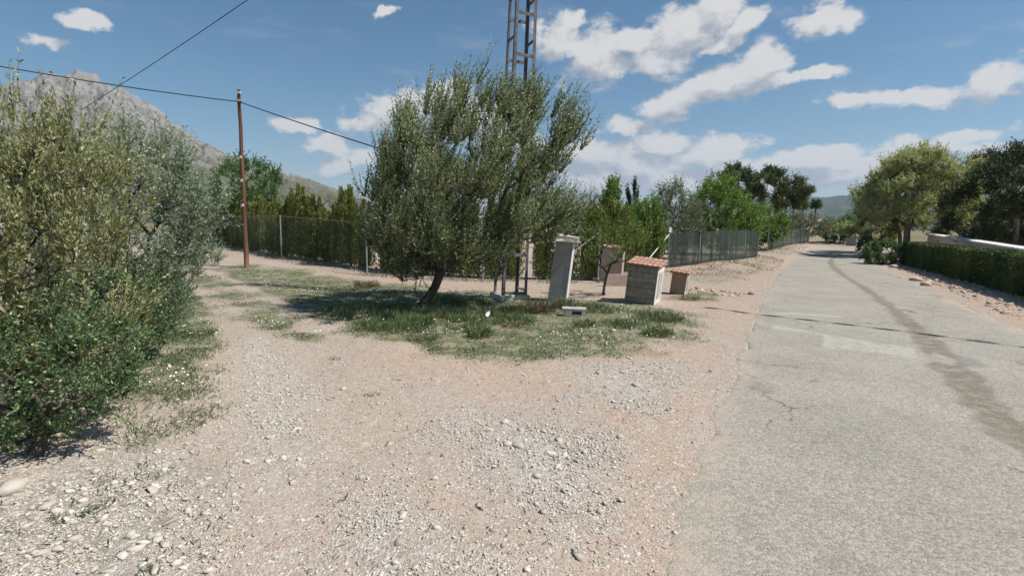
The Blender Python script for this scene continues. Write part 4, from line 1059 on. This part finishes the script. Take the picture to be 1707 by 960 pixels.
while z < HT - 0.3:
    h_ = half(z) - 0.004
    for (x0, y0, x1, y1) in ((-1, -1, 1, -1), (-1, 1, 1, 1)):
        mb = MB(); mb.box(((x0 + x1) / 2 * h_, y0 * (h_ - 0.018), z), (2 * h_ - 0.03, 0.012, 0.11)); mb.build('batten', M['pylon'], py)
    for (x0) in (-1, 1):
        mb = MB(); mb.box((x0 * (h_ - 0.018), 0, z + 0.55), (0.012, 2 * h_ - 0.03, 0.11)); mb.build('batten', M['pylon'], py)
    z += 1.28
mb = MB(); mb.box((0, 0, HT - 0.1), (2.2, 0.1, 0.12)); mb.build('crossarm', M['pylon'], py)
mb = MB(); mb.box((0, 0, 0.03), (1.15, 1.15, 0.22), 0, 0.94, 0.03); mb.build('footing', M['concrete'], py, bevel=0.03)
for sx, sy in corners[:2]:
    pass
mb = MB(); mb.box((0, -0.43, 0.22), (0.78, 0.02, 0.09)); mb.build('batten', M['pylon'], py)
mb = MB(); mb.box((0.43, 0.0, 0.30), (0.02, 0.78, 0.09)); mb.build('batten', M['whitewash'], py)

wb = gpt(411, 446); wt = at(398, 150, wb[1])
wp = thing('wooden_pole', 'reddish wooden utility pole at the edge of the grass on the left', 'utility pole', wb)
dpt = wt - wb
mb = MB(); npt = 14
mb.tube([dpt * (k / npt) + np.array([0.015 * math.sin(k * 1.3), 0, -0.1 if k == 0 else 0]) for k in range(npt + 1)], [0.118 - 0.045 * k / npt for k in range(npt + 1)], 12); mb.build('shaft', M['pole_wood'], wp, smooth=True)
mb = MB(); mb.box(dpt * 0.94 + np.array([0, -0.02, 0]), (0.26, 0.26, 0.09), 0.2); mb.build('bracket', M['metal'], wp)
mb = MB(); mb.box(dpt * 0.985 + np.array([0, 0, 0]), (0.16, 0.16, 0.12), 0.2); mb.build('cap', M['concrete'], wp)
for fz in (0.36, 0.50, 0.63):
    mb = MB(); mb.box(dpt * fz + np.array([0.02, -0.125, 0]), (0.10, 0.02, 0.12), 0.1); mb.build('tag_plate', M['whitewash'], wp)
cb_ = at(140, 400, 34); cb_[2] = Hs(cb_[0], 34); ct = at(134, 176, 34)
cp = thing('concrete_pole', 'slim pale pole showing through the top of the near left olive', 'utility pole', cb_)
mb = MB(); mb.tube([np.zeros(3), (ct - cb_) * 0.5, ct - cb_], [0.13, 0.10, 0.07], 8); mb.build('shaft', M['whitewash'], cp, smooth=True)
mb = MB(); mb.box(ct - cb_ - [0, 0, 0.35], (0.7, 0.07, 0.07), 0.9); mb.build('crossarm', M['metal'], cp)
def cable(a, b_, sag, r, label, n_=40, twist=0.0, grp_=None):
    a = np.array(a); b_ = np.array(b_); pts = []; rads = []
    for k in range(n_ + 1):
        f = k / n_; pts.append(a + (b_ - a) * f - np.array([0, 0, sag * 4 * f * (1 - f)]) - a); rads.append(r * (1 + twist * math.sin(k * PI * 0.7)))
    mb = MB(); mb.tube(pts, rads, 6); o_ = mb.build('overhead_cable', M['cable'], smooth=True); o_.location = a
    tag(o_, label, 'cable', grp_); return o_
hk = wb + dpt * 0.935
# the cable from the wooden pole to the pylon passes the photo's point at the olive's edge
pyl_at = at(850, 312, pb_[1])
cable(hk, pyl_at, 0.10, 0.024, 'black cable sloping down from the wooden pole into the large olive', grp_='overhead cables')
cable(at(-420, 28, 20), hk, 0.25, 0.022, 'black cable running from the wooden pole out of the left edge', grp_='overhead cables')
ptopw = pb_ + np.array([leanx * HT * 0.85, 0, HT])
cd = ct - [0, 0, 0.3]
# aim so that it crosses (400, 0)
cable(cd, at(873, -325, pb_[1]), 0.2, 0.020, 'thin cable slanting up from the pale pole towards the top of the picture', grp_='overhead cables')
# high cable whose beaded shadow crosses the road
def shadow_src(px, py_, z):
    p = G(px, py_); return np.array([p[0] + sun_dir.x / sun_dir.z * z, p[1] + sun_dir.y / sun_dir.z * z, p[2] + z])
c1, c2 = shadow_src(1180, 514, 16.0), shadow_src(1707, 580, 14.5)
dcb = c2 - c1
pts = []; rads = []; a0 = c1 - dcb * 0.02; Lc = np.linalg.norm(dcb) * 2.2; n_ = 900
mb = MB(); dcu = dcb / np.linalg.norm(dcb)
for k in range(n_ + 1):
    s1 = k / n_ * Lc; pts.append(dcu * s1); rads.append(0.022 + 0.08 * max(0, math.sin(s1 * 2 * PI / 0.80) + 0.5) ** 0.5)
mb.tube(pts, rads, 5); oc = mb.build('overhead_cable', M['cable'], smooth=True); oc.location = a0
tag(oc, 'spiral bundled cable high over the road, seen by its dashed shadow', 'cable', 'overhead cables')

# ------------------------------------------------------------------ masonry: pillar and meter cabinets
def tile_roof(r, w_, d_, z, tilt, name='roof', n=None):
    """rows of half-round tiles, sloping to the front (-y)"""
    mb = MB(); n = n or max(3, int(w_ / 0.15)); pitch = w_ / n
    zb = lambda y: z + (y + d_ / 2) * tilt
    mb.add([(-w_/2, -d_/2, zb(-d_/2) - .03), (w_/2, -d_/2, zb(-d_/2) - .03), (w_/2, d_/2, zb(d_/2) - .03), (-w_/2, d_/2, zb(d_/2) - .03),
            (-w_/2, -d_/2, zb(-d_/2)), (w_/2, -d_/2, zb(-d_/2)), (w_/2, d_/2, zb(d_/2)), (-w_/2, d_/2, zb(d_/2))],
           [(0,3,2,1),(4,5,6,7),(0,1,5,4),(1,2,6,5),(2,3,7,6),(3,0,4,7)])
    for i in range(n):
        cx = -w_ / 2 + pitch * (i + 0.5) + random.uniform(-.006, .006); rows = max(2, int(d_ / 0.32))
        for j in range(rows):
            y0 = -d_ / 2 + d_ * j / rows - 0.03; y1 = -d_ / 2 + d_ * (j + 1) / rows + 0.01; lift = 0.012
            vs = []
            for (yy, rr_, lf) in ((y0, pitch * 0.52, lift), (y1, pitch * 0.46, 0)):
                for q in range(7):
                    a = PI * q / 6; vs.append((cx + math.cos(a) * rr_, yy, zb(yy) + 0.004 + math.sin(a) * rr_ * 0.36 + lf))
            mb.add(vs, [(q, q + 1, 8 + q, 7 + q) for q in range(6)] + [tuple(range(7))[::-1]])
    return mb.build(name, M['tile'], r)
# tall plastered pillar with a rough slab on top
p = gpt(929, 501)
r = thing('plastered_pillar', 'tall leaning grey plastered pillar with a rough slab cap right of the pylon', 'pillar', p, 0.0, lean=(0, math.radians(6)))
RZ = math.radians(-14)
mb = MB(); mb.box((0, 0, 0.98), (0.58, 0.50, 2.0), RZ, 0.95, 0.012); mb.build('column', M['plaster'], r, bevel=0.015)
mb = MB(); mb.box((0.295, -0.075, 0.98), (0.035, 0.52, 1.95), RZ, 0.95); mb.build('lit_side_strip', M['whitewash'], r)  # white strip puts the sunlit brightness of this side into colour
mb = MB(); mb.box((0.02, -0.04, 2.10), (0.90, 0.72, 0.22), RZ + 0.08, 0.93, 0.035); mb.build('cap_slab', M['concrete'], r, bevel=0.03)
mb = MB(); mb.box((-0.22, -0.3, 2.03), (0.38, 0.24, 0.09), 0.3, 0.8, 0.02); mb.build('mortar_lump', M['concrete'], r, bevel=0.02)
# low concrete meter box with a hole
p = gpt(957, 527)
r = thing('concrete_block', 'low hollow concrete block lying in the weeds below the pillar', 'block', p, -0.12); r.scale = (0.82, 0.82, 0.68)
mb = MB(); W2, D2_, H2 = 0.74, 0.4, 0.30
mb.box((-0.22, 0, H2 / 2), (0.30, D2_, H2)); mb.box((0.31, 0, H2 / 2), (0.12, D2_, H2)); mb.box((0.09, 0, H2 - 0.035), (0.32, D2_ - 0.004, 0.07)); mb.box((0.09, 0, 0.03), (0.32, D2_ - 0.004, 0.08))
mb.box((0.09, 0.13, 0.15), (0.32, 0.05, 0.18))
mb.build('shell', M['concrete'], r)
mb = MB(); mb.box((0.0, 0.02, H2 + 0.012), (0.80, 0.44, 0.03), 0.02, 1, 0.006); mb.build('lid', M['concrete'], r)
# block-built cabinet
def cabinet(basepx, w_, d_, h_, rz, lean, wallm, sidem, label, roofov=0.09, tilt=0.12, group='tile roofed meter cabinets', door=True, name='meter_cabinet'):
    p = gpt(*basepx); r = thing(name, label, 'cabinet', p, rz, group, lean=(0, lean))
    mb = MB(); mb.box((0, 0, h_ / 2 - 0.03), (w_, d_, h_ + 0.06), 0, 1.0, 0.008); mb.build('wall', wallm, r, bevel=0.008)
    mb = MB(); mb.box((w_ / 2 + 0.012, 0, h_ / 2), (0.022, d_ + 0.02, h_ - 0.01)); f_ = mb.build('lit_side_panel', sidem, r)  # where whitewash is passed, the side's sunlit brightness is painted in
    if door:
        mb = MB(); mb.box((w_ / 2 + 0.032, 0, h_ * 0.52), (0.016, d_ * 0.6, h_ * 0.7)); dd_ = mb.build('door', M['concrete'], r)
    tile_roof(r, w_ + 2 * roofov, d_ + 2 * roofov, h_ + 0.035, tilt)
    return r
cabinet((1070, 503), 0.96, 0.85, 1.22, -0.50, math.radians(5), M['block'], M['whitewash'], 'grey block built meter cabinet with tiled roof, largest and nearest of the cabinets', tilt=0.16)
cabinet((1130, 489), 0.54, 0.55, 0.80, -0.50, math.radians(6), M['brown_render'], M['whitewash'], 'small brown rendered meter cabinet with tiled roof nearest the road', tilt=0.10)
cabinet((1018, 468), 0.95, 0.6, 1.50, -0.35, math.radians(3), M['pink_render'], M['pink_render'], 'pinkish meter cabinet half hidden behind the young almond tree', tilt=0.12, door=False)
p = gpt(1035, 476); r = thing('low_wall', 'low pinkish wall with a white end post under the pinkish cabinet', 'wall', p, 0.10)
mb = MB(); mb.box((0, 0, 0.24), (1.35, 0.2, 0.5), 0, 1, 0.01); mb.build('wall', M['pink_render'], r)
mb = MB(); mb.box((0.76, 0, 0.33), (0.14, 0.24, 0.7)); mb.build('end_post', M['whitewash'], r)
p = gpt(1056, 470); r = thing('white_stake', 'thin white stake beside the pinkish cabinet', 'stake', p)
mb = MB(); mb.tube([(0, 0, -.05), (0.03, 0, 0.9)], 0.035, 8); mb.build('shaft', M['white_plastic'], r)
# young almond tree
b = gpt(1006, 492); Da = b[1]
OUT = [(975,420),(985,395),(1010,380),(1040,375),(1068,392),(1075,415),(1060,432),(1020,440),(985,438)]
att = poly_volume(OUT, Da, 1.8, 55, edge=0.8)
make_tree('almond_tree', 'young thin almond tree with fresh leaves between pillar and block cabinet', 'tree', b, [b, b + [0.02, 0, 0.3], b + [0.08, 0, 0.62], b + [0.12, 0, 0.8]], att, M['fresh'], M['bark'],
          dict(nt=5, lt=0.42, nl=10, ll=0.075, lw=0.032, up=0.7, rnd=0.5, stems=0.004), rtip=0.009, pipe=0.42)

# litter
p = gpt(811, 534); r = MB(); r.tube([(0, 0, 0.0), (0.03, 0, 0.10), (0.035, 0, 0.125), (0.04, 0, 0.16)], [0.05, 0.05, 0.02, 0.02], 10)
o_ = r.build('plastic_bottle', M['white_plastic'], smooth=True); o_.location = p + [0, 0, 0.12]; o_.rotation_euler = (0, 0.3, 0); tag(o_, 'small white plastic bottle caught in the weeds on the island', 'bottle')

# ------------------------------------------------------------------ stones
def ico():
    t = (1 + 5 ** .5) / 2
    V = np.array([(-1,t,0),(1,t,0),(-1,-t,0),(1,-t,0),(0,-1,t),(0,1,t),(0,-1,-t),(0,1,-t),(t,0,-1),(t,0,1),(-t,0,-1),(-t,0,1)], float)
    F_ = np.array([(0,11,5),(0,5,1),(0,1,7),(0,7,10),(0,10,11),(1,5,9),(5,11,4),(11,10,2),(10,7,6),(7,1,8),(3,9,4),(3,4,2),(3,2,6),(3,6,8),(3,8,9),(4,9,5),(2,4,11),(6,2,10),(8,6,7),(9,8,1)])
    return V / np.linalg.norm(V[0]), F_
IV, IF = ico()
def ico2():
    V = IV.tolist(); cache = {}; F_ = []
    def mid(a, b_):
        k = (min(a, b_), max(a, b_))
        if k not in cache:
            m_ = (np.array(V[a]) + np.array(V[b_])) / 2; V.append((m_ / np.linalg.norm(m_)).tolist()); cache[k] = len(V) - 1
        return cache[k]
    for a, b_, c in IF: x, y, z = mid(a, b_), mid(b_, c), mid(c, a); F_ += [(a, x, z), (b_, y, x), (c, z, y), (x, y, z)]
    return np.array(V), np.array(F_)
IV2, IF2 = ico2()
HULLS = []
def make_hull(npts, seed):
    rg = np.random.default_rng(seed); bm = bmesh.new()
    for q in unit(rg.normal(size=(npts, 3))) * (0.75 + 0.35 * rg.random((npts, 1))): bm.verts.new(q)
    res = bmesh.ops.convex_hull(bm, input=bm.verts)
    bmesh.ops.delete(bm, geom=[v for v in bm.verts if not v.link_faces], context='VERTS')
    bm.verts.ensure_lookup_table(); bm.verts.index_update(); bmesh.ops.triangulate(bm, faces=bm.faces[:])
    V = np.array([v.co[:] for v in bm.verts]); F_ = np.array([[v.index for v in f.verts] for f in bm.faces]); bm.free(); return V, F_
HULLS = [make_hull(9 + k % 4, 100 + k) for k in range(14)]
BIGH = [make_hull(16 + k % 6, 200 + k) for k in range(12)]
def stones(name, X, Y, Zs, size, mat, flat=0.6, sink=0.25, kind='stuff', base=None, dark=None):
    protos_ = base or HULLS; pick_ = rng.integers(0, len(protos_), len(X)); VV = []; FF = []; TT = []; off = 0
    for pi_, (BV, BF) in enumerate(protos_):
        ix = np.where(pick_ == pi_)[0]; n_ = len(ix); m_ = len(BV)
        if n_ == 0: continue
        sc = size[ix, None] * np.stack([1 + rng.random(n_) * 0.6, 0.75 + rng.random(n_) * 0.35, flat * (0.7 + rng.random(n_) * 0.7)], 1)
        V = np.repeat(BV[None], n_, 0) * sc[:, None, :]
        th = rng.random(n_) * 2 * PI; c, s = np.cos(th)[:, None], np.sin(th)[:, None]
        x = V[..., 0] * c - V[..., 1] * s; y = V[..., 0] * s + V[..., 1] * c; tl = rng.normal(0, 0.25, (n_, 1))
        V = np.stack([x + X[ix, None], y + Y[ix, None], V[..., 2] + x * tl + (Zs[ix] + sc[:, 2] * (1 - 2 * sink))[:, None]], -1).reshape(-1, 3)
        VV.append(V); FF.append((BF[None] + (np.arange(n_) * m_)[:, None, None]).reshape(-1, 3) + off); off += len(V)
        TT.append(np.repeat(np.clip(rng.normal(0.6, 0.24, n_), 0, 1), len(BF)))
    return mesh_np(name, np.vstack(VV), np.vstack(FF), mat, fattr={'tint': np.concatenate(TT)})
def road_sd(x, y): return sdist_poly(x, y, ROADPOLY)
def scatter(n_, amin, amax, rmin, rmax):
    a = rng.uniform(amin, amax, n_); r = np.exp(rng.uniform(math.log(rmin), math.log(rmax), n_)); return np.sin(a) * r, np.cos(a) * r, r
X, Y, R_ = scatter(300000, -1.05, 0.95, 2.0, 32)
gm_, wm_, om_, vm_ = zone_masks(X, Y); sd = road_sd(X, Y)
cl = fbm(X * 1.1, Y * 1.1, 5, 81, 0.75) + 0.5
pr = (0.09 + 0.95 * vm_ + 0.22 * wm_) * (1 - 0.75 * rut_mask(X, Y)) * np.clip((cl - 0.36) * 4.5, 0.02, 1) * np.where(om_ > 0.5, 0.55, 1) * np.where(gm_ > 0.5, 0.25, 1)
pr = np.where(sd > -0.05, np.where(sd > 0.5, 0.0, 0.05), pr)
k_ = rng.random(len(X)) < pr; X, Y, R_ = X[k_], Y[k_], R_[k_]
size = 0.0045 + rng.gamma(1.5, 0.0028, len(X)); size = np.minimum(size * (1 + 0.05 * R_), 0.045)
g1_ = stones('gravel', X, Y, H(X, Y), size, M['rock'], 0.6, 0.3); tag(g1_, 'pale crushed stone scattered over the dirt junction', kind='stuff')
X, Y, R_ = scatter(48000, -1.1, 1.0, 2.2, 40)
gm_, wm_, om_, vm_ = zone_masks(X, Y); sd = road_sd(X, Y); cl = fbm(X * 0.8, Y * 0.8, 3, 83, 0.6) + 0.5
leftv = sst((-X - 1.6) / 2.0) * sst((9 - Y) / 3)
pr = (0.014 + 0.26 * vm_ * (cl > 0.48) + 0.20 * leftv + 0.03 * gm_) * (sd < -0.15)
k_ = rng.random(len(X)) < pr; X, Y, R_ = X[k_], Y[k_], R_[k_]
size = 0.008 + rng.gamma(1.2, 0.006, len(X)); size = np.minimum(size * (1 + 0.5 * vm_[k_]), 0.06)
g2_ = stones('coarse_gravel', X, Y, H(X, Y), size, M['rock'], 0.55, 0.38, base=BIGH); tag(g2_, 'larger loose limestone pieces among the gravel', kind='stuff')
# verge rubble on the right and under the net fence
X = []; Y = []
for (a, b_, n_, wj) in [((1447,429),(1720,548),900,1.1),((1130,462),(1330,410),500,2.5),((1170,478),(1262,490),160,1.4),((1443,428),(1480,436),40,.6)]:
    A0, B0 = G(*a)[:2], G(*b_)[:2]; nv = np.array([-(B0 - A0)[1], (B0 - A0)[0]]); nv /= np.linalg.norm(nv)
    if nv[0] < 0: nv = -nv
    f = rng.random(n_); q = A0 + (B0 - A0) * f[:, None] + nv * (rng.random(n_)[:, None] * wj + 0.15) * (1 if a[0] > 1400 else -1); X += list(q[:, 0]); Y += list(q[:, 1])
X = np.array(X); Y = np.array(Y)
v1_ = stones('verge_rubble', X, Y, H(X, Y), np.minimum(0.012 + rng.gamma(1.0, 0.026, len(X)), 0.12), M['rock_warm'], 0.75, 0.42, base=BIGH); tag(v1_, 'ochre rubble and clods along the road verges', kind='stuff')
# single stones one can point at
ST = [(14,812,0.15,'big white and ochre boulder at the left edge',0.6),(270,905,0.06,'flat white stone in the lower left, right of the round one',0.35),(218,890,0.055,'round pale stone with a dark shadow in the lower left',0.8),
      (668,905,0.055,'brownish stone at the bottom of the picture among white gravel',0.6),(803,848,0.04,'dark brown stone right of centre in the foreground',0.7),(838,913,0.035,'small grey stone right of the brownish one',0.6),
      (822,888,0.04,'thin brown stone between the dark and grey ones',0.4),(885,890,0.032,'small brown stone farthest right of the foreground row',0.6),(648,738,0.06,'pale grey stone alone in the middle of the junction',0.4),
      (840,702,0.085,'largest pale stone of the heap in front of the island',0.5),(866,742,0.10,'flat grey-white stone half buried in the heap',0.3),(725,800,0.05,'cream stone left of the stone heap',0.5),
      (433,815,0.05,'white flat patch-like stone on the left wheel track',0.25),(110,722,0.07,'white stone just below the dark shrub',0.5),(168,748,0.06,'white stone on the verge below the shrub',0.45),
      (250,692,0.05,'white stone next to the grey weeds',0.5),(80,838,0.10,'flat greenish pale slab on the left verge',0.25),(1022,552,0.10,'white stone lying on the right end of the grass island',0.4),
      (868,518,0.09,'pale stone beside the pylon footing',0.5),(1050,598,0.06,'white stone at the edge of grass and orange dirt',0.4),(40,800,0.08,'pale stone beside the big boulder',0.5),(310,830,0.05,'small white stone near the left wheel track',0.5)]
for (px, py_, sz, lab, fl_) in ST:
    p = gpt(px, py_); n0 = 1
    BV, BF = make_hull(15 if sz < 0.1 else 24, int(px * 7 + py_)); V = BV * np.array([sz * 1.15, sz * 0.82, sz * fl_])
    a = rng.random() * 3.1; c, s = math.cos(a), math.sin(a); V = V @ np.array([[c, s, 0], [-s, c, 0], [0, 0, 1]])
    tn = 0.12 if 'brown' in lab else (0.4 if 'grey' in lab else 0.55)
    o_ = mesh_np('stone', V, BF, M['rock'], fattr={'tint': np.full(len(BF), tn)}); o_.location = p + [0, 0, sz * fl_ * 0.15]
    tag(o_, lab, 'stone', 'single larger stones')
BR = [(1447,414,0.55,'pale boulder at the start of the bushes by the road bend'),(1470,400,0.7,'pale rock between the roadside pine and the bend'),(1493,398,0.6,'pale rock under the roadside pine'),
      (1455,436,0.35,'low rock at the road edge by the bend'),(1490,446,0.3,'low rock below the end of the clipped hedge'),(1528,468,0.28,'ochre rock on the verge in front of the hedge'),(1545,476,0.25,'ochre rock on the verge, right of a similar one')]
for (px, py_, sz, lab) in BR:
    p = gpt(px, max(py_, 414) + 4 if py_ < 420 else py_)
    BV, BF = make_hull(30, int(px)); V = BV * np.array([sz * 1.2, sz, sz * 0.6])
    o_ = mesh_np('boulder', V, BF, M['rock_warm'] if 'ochre' in lab else M['rock'], fattr={'tint': np.full(len(BF), 0.7)}); o_.location = p + [0, 0, sz * 0.2]
    tag(o_, lab, 'boulder', 'boulders by the road on the right')

# ------------------------------------------------------------------ grass, weeds, flowers
def blades(n_, X, Y, hgt, wid, mat, name, label, leanm=0.45):
    Z = H(X, Y); P = np.stack([X, Y, Z - 0.005], 1)
    D = unit(np.stack([rng.normal(0, leanm, len(X)), rng.normal(0, leanm, len(X)), np.ones(len(X))], 1))
    V, F_ = leaves_geo(P, D, hgt, wid, 0.06)
    tint = np.clip(0.15 + 0.55 * vnoise(X * 0.9, Y * 0.9, 91) + rng.normal(0, 0.15, len(X)), 0, 1)
    o_ = mesh_np(name, V, F_, mat, fattr={'tint': tint}); tag(o_, label, kind='stuff'); return o_
X, Y, R_ = scatter(420000, -0.95, 0.62, 7, 60)
gm_, wm_, om_, vm_ = zone_masks(X, Y); cl = fbm(X * 0.9, Y * 0.9, 4, 95, 0.6) + 0.5; cl2 = fbm(X * 3.5, Y * 3.5, 3, 96) + 0.5
k_ = (rng.random(len(X)) < gm_ * np.clip((cl * 0.55 + cl2 * 0.45 - 0.42) * 6, 0.02, 1) * np.where(X > -0.5, 0.6, 1.0)) & (road_sd(X, Y) < -0.1)
X, Y, cl = X[k_], Y[k_], cl[k_]
hgt = (0.02 + 0.045 * rng.random(len(X))) * (0.5 + 0.9 * cl)
blades(0, X, Y, hgt, 0.016, M['grass'], 'grass', 'short green grass on the island and beside the tracks', 0.6)
# taller tufts round the olive and at its foot
tx, ty = [], []
tb = [(705,530,1.3,5200),(745,540,1.0,3600),(660,545,1.0,2600),(800,525,0.9,2800),(840,535,0.8,1800),(610,520,1.1,1800),(955,515,0.6,900),(870,520,0.6,1500),(770,505,0.9,1300),(1090,530,0.8,1000),(1000,520,.8,900),(1060,548,.7,800),(900,512,.6,1200)]
for (px, py_, rr_, n_) in tb:
    c = G(px, py_); th = rng.random(n_) * 2 * PI; q = rr_ * np.sqrt(rng.random(n_)) * (0.6 + 0.4 * rng.random(n_)); tx += list(c[0] + np.cos(th) * q * 1.2); ty += list(c[1] + np.sin(th) * q)
tx = np.array(tx); ty = np.array(ty); tk = fbm(tx * 2.2, ty * 2.2, 3, 97) + 0.5 > 0.42; tx, ty = tx[tk], ty[tk]
blades(0, tx, ty, 0.08 + 0.24 * rng.random(len(tx)) ** 2, 0.015, M['grass'], 'tall_grass', 'tufts of longer grass round the foot of the large olive', 0.4)
X, Y, R_ = scatter(200000, -1.05, 0.6, 2.8, 30)
gm_, wm_, om_, vm_ = zone_masks(X, Y); cl = fbm(X * 1.6, Y * 1.6, 4, 98, 0.6) + 0.5
k_ = rng.random(len(X)) < wm_ * np.clip((cl - 0.42) * 5, 0, 1) + gm_ * 0.5 * (cl < 0.52) + 0.004 * (road_sd(X, Y) < -0.8)
k_ &= road_sd(X, Y) < -0.3
X, Y = X[k_], Y[k_]; hgt = 0.03 + 0.09 * rng.random(len(X)) ** 2
blades(0, X, Y, hgt, 0.016, M['weed'], 'weeds', 'low grey-green weeds on the stony verge', 0.9)
X, Y, R_ = scatter(24000, -0.95, 0.6, 8, 45); gm_, wm_, om_, vm_ = zone_masks(X, Y); cl = fbm(X * 0.7, Y * 0.7, 3, 99) + 0.5
k_ = (rng.random(len(X)) < gm_ * np.clip((cl - 0.45) * 5, 0, 1) * 0.55) & (road_sd(X, Y) < -0.2); X, Y = X[k_], Y[k_]
P = np.stack([X, Y, H(X, Y) + 0.06 + 0.05 * rng.random(len(X))], 1)
V, F_ = leaves_geo(P, unit(rng.normal(size=(len(X), 3)) * [1, 1, 0.3]), 0.04, 0.035, 0.0)
fo = mesh_np('wild_flowers', V, F_, M['flower']); tag(fo, 'tiny white wild flowers in the short grass', kind='stuff')
X, Y, R_ = scatter(160000, 0.05, 0.95, 14, 75)
fd = dist_line(X, Y, np.array([p[:2] for p in FNW])); fd2 = dist_line(X, Y, np.array([p[:2] for p in far_net])); hd = dist_line(X, Y, np.array([hA[:2], hB[:2], hC[:2]]))
cl = fbm(X * 1.2, Y * 1.2, 4, 101, 0.65) + 0.5
k_ = (rng.random(len(X)) < np.maximum.reduce([sst((4.5 - fd) / 3.5), sst((4 - fd2) / 3), sst((1.0 - hd) / 0.8) * 0.5]) * np.clip((cl - 0.44) * 6, 0, 1)) & (road_sd(X, Y) < -0.25)
X, Y = X[k_], Y[k_]
blades(0, X, Y, 0.06 + 0.16 * rng.random(len(X)) ** 2, 0.03, M['dry_grass'], 'dry_grass', 'dry yellowish growth on the bank and road verges', 0.6)
FWa = np.array([p[:2] for p in FW]); X, Y, R_ = scatter(60000, -0.8, 0.2, 18, 45)
k_ = (dist_line(X, Y, FWa) < 0.5 + 0.3 * rng.random(len(X))) & (fbm(X * 1.5, Y * 1.5, 3, 102) > -0.02); X, Y = X[k_], Y[k_]
blades(0, X, Y, 0.08 + 0.22 * rng.random(len(X)) ** 2, 0.025, M['dry_grass'], 'dry_grass', 'dry growth along the foot of the wire fence', 0.5)
# rough mixed plants over the island
mixp = [M['weed'], M['grass'], M['dry_grass'], M['dry']]
# dry brown weeds by the pillar, and rough plants at the fence foot
def clump(px, py_, rr_, n_, hgt, mat, name, label, leanm=0.5, wid=0.02):
    c = G(px, py_); th = rng.random(n_) * 2 * PI; q = rr_ * np.sqrt(rng.random(n_)) * 0.6
    P = np.stack([np.cos(th) * q, np.sin(th) * q * 0.8, np.zeros(n_)], 1)
    D = unit(np.stack([np.cos(th) * leanm, np.sin(th) * leanm, np.ones(n_)], 1) + rng.normal(0, 0.3, (n_, 3)))
    tt_ = rng.random(n_)[:, None]; P = P + D * tt_ * hgt * 0.6
    V, F_ = leaves_geo(P, unit(D + rng.normal(0, 0.4, (n_, 3))), hgt * 0.45, wid, 0.08)
    o_ = mesh_np(name, V, F_, mat, fattr={'tint': rng.random(n_)}); o_.location = (c[0], c[1], Hs(c[0], c[1])); tag(o_, label, 'plant'); return o_
clump(900, 520, 0.7, 900, 0.38, M['dry'], 'dry_weed', 'brown dry weed clump between pylon footing and concrete block')
clump(940, 512, 0.4, 500, 0.35, M['weed'], 'weed_clump', 'green weed clump at the foot of the plastered pillar')
clump(800, 562, 0.35, 500, 0.30, M['grass'], 'grass_tuft', 'bright green grass tuft at the front edge of the island')
clump(1095, 560, 0.5, 700, 0.22, M['grass'], 'weed_clump', 'green weeds at the right front of the island')
clump(612, 480, 0.7, 500, 0.35, M['dry'], 'dry_weed', 'reddish brown weeds under the left side of the large olive')
clump(975, 545, 0.4, 400, 0.2, M['grass'], 'weed_clump', 'green weeds in front of the concrete block')
for (px, py_, rr_, n_, hg, mt, nm, lab) in [
    (668,515,0.5,500,0.26,'weed','weed_clump','grey-green clump left of the olive trunk'),(735,500,0.45,450,0.3,'grass','grass_tuft','green tuft just right of the olive trunk'),
    (855,545,0.4,320,0.18,'dry_grass','dry_tuft','dry yellow tuft at the middle of the island front'),(985,515,0.5,420,0.24,'weed','weed_clump','grey-green clump behind the concrete block'),
    (1020,540,0.4,320,0.16,'dry_grass','dry_tuft','dry yellow tuft in front of the block cabinet'),(1120,535,0.45,380,0.18,'weed','weed_clump','grey-green clump at the right tip of the island'),
    (705,568,0.5,380,0.16,'weed','weed_clump','grey-green clump at the left front edge of the island'),(1150,500,0.5,350,0.2,'dry_grass','dry_tuft','dry yellow tuft below the small brown cabinet'),
    (560,600,0.22,70,0.05,'weed','weed_clump','low sprig of weeds on the gravel left of centre'),(620,660,0.2,60,0.045,'grass','weed_clump','tiny green weeds alone in the middle of the gravel'),
    (330,560,0.5,420,0.18,'grass','grass_tuft','green tuft beside the left wheel track')]:
    clump(px, py_, rr_, n_, hg, M[mt], nm, lab, 0.6, 0.018)
print('built', len(bpy.data.objects))
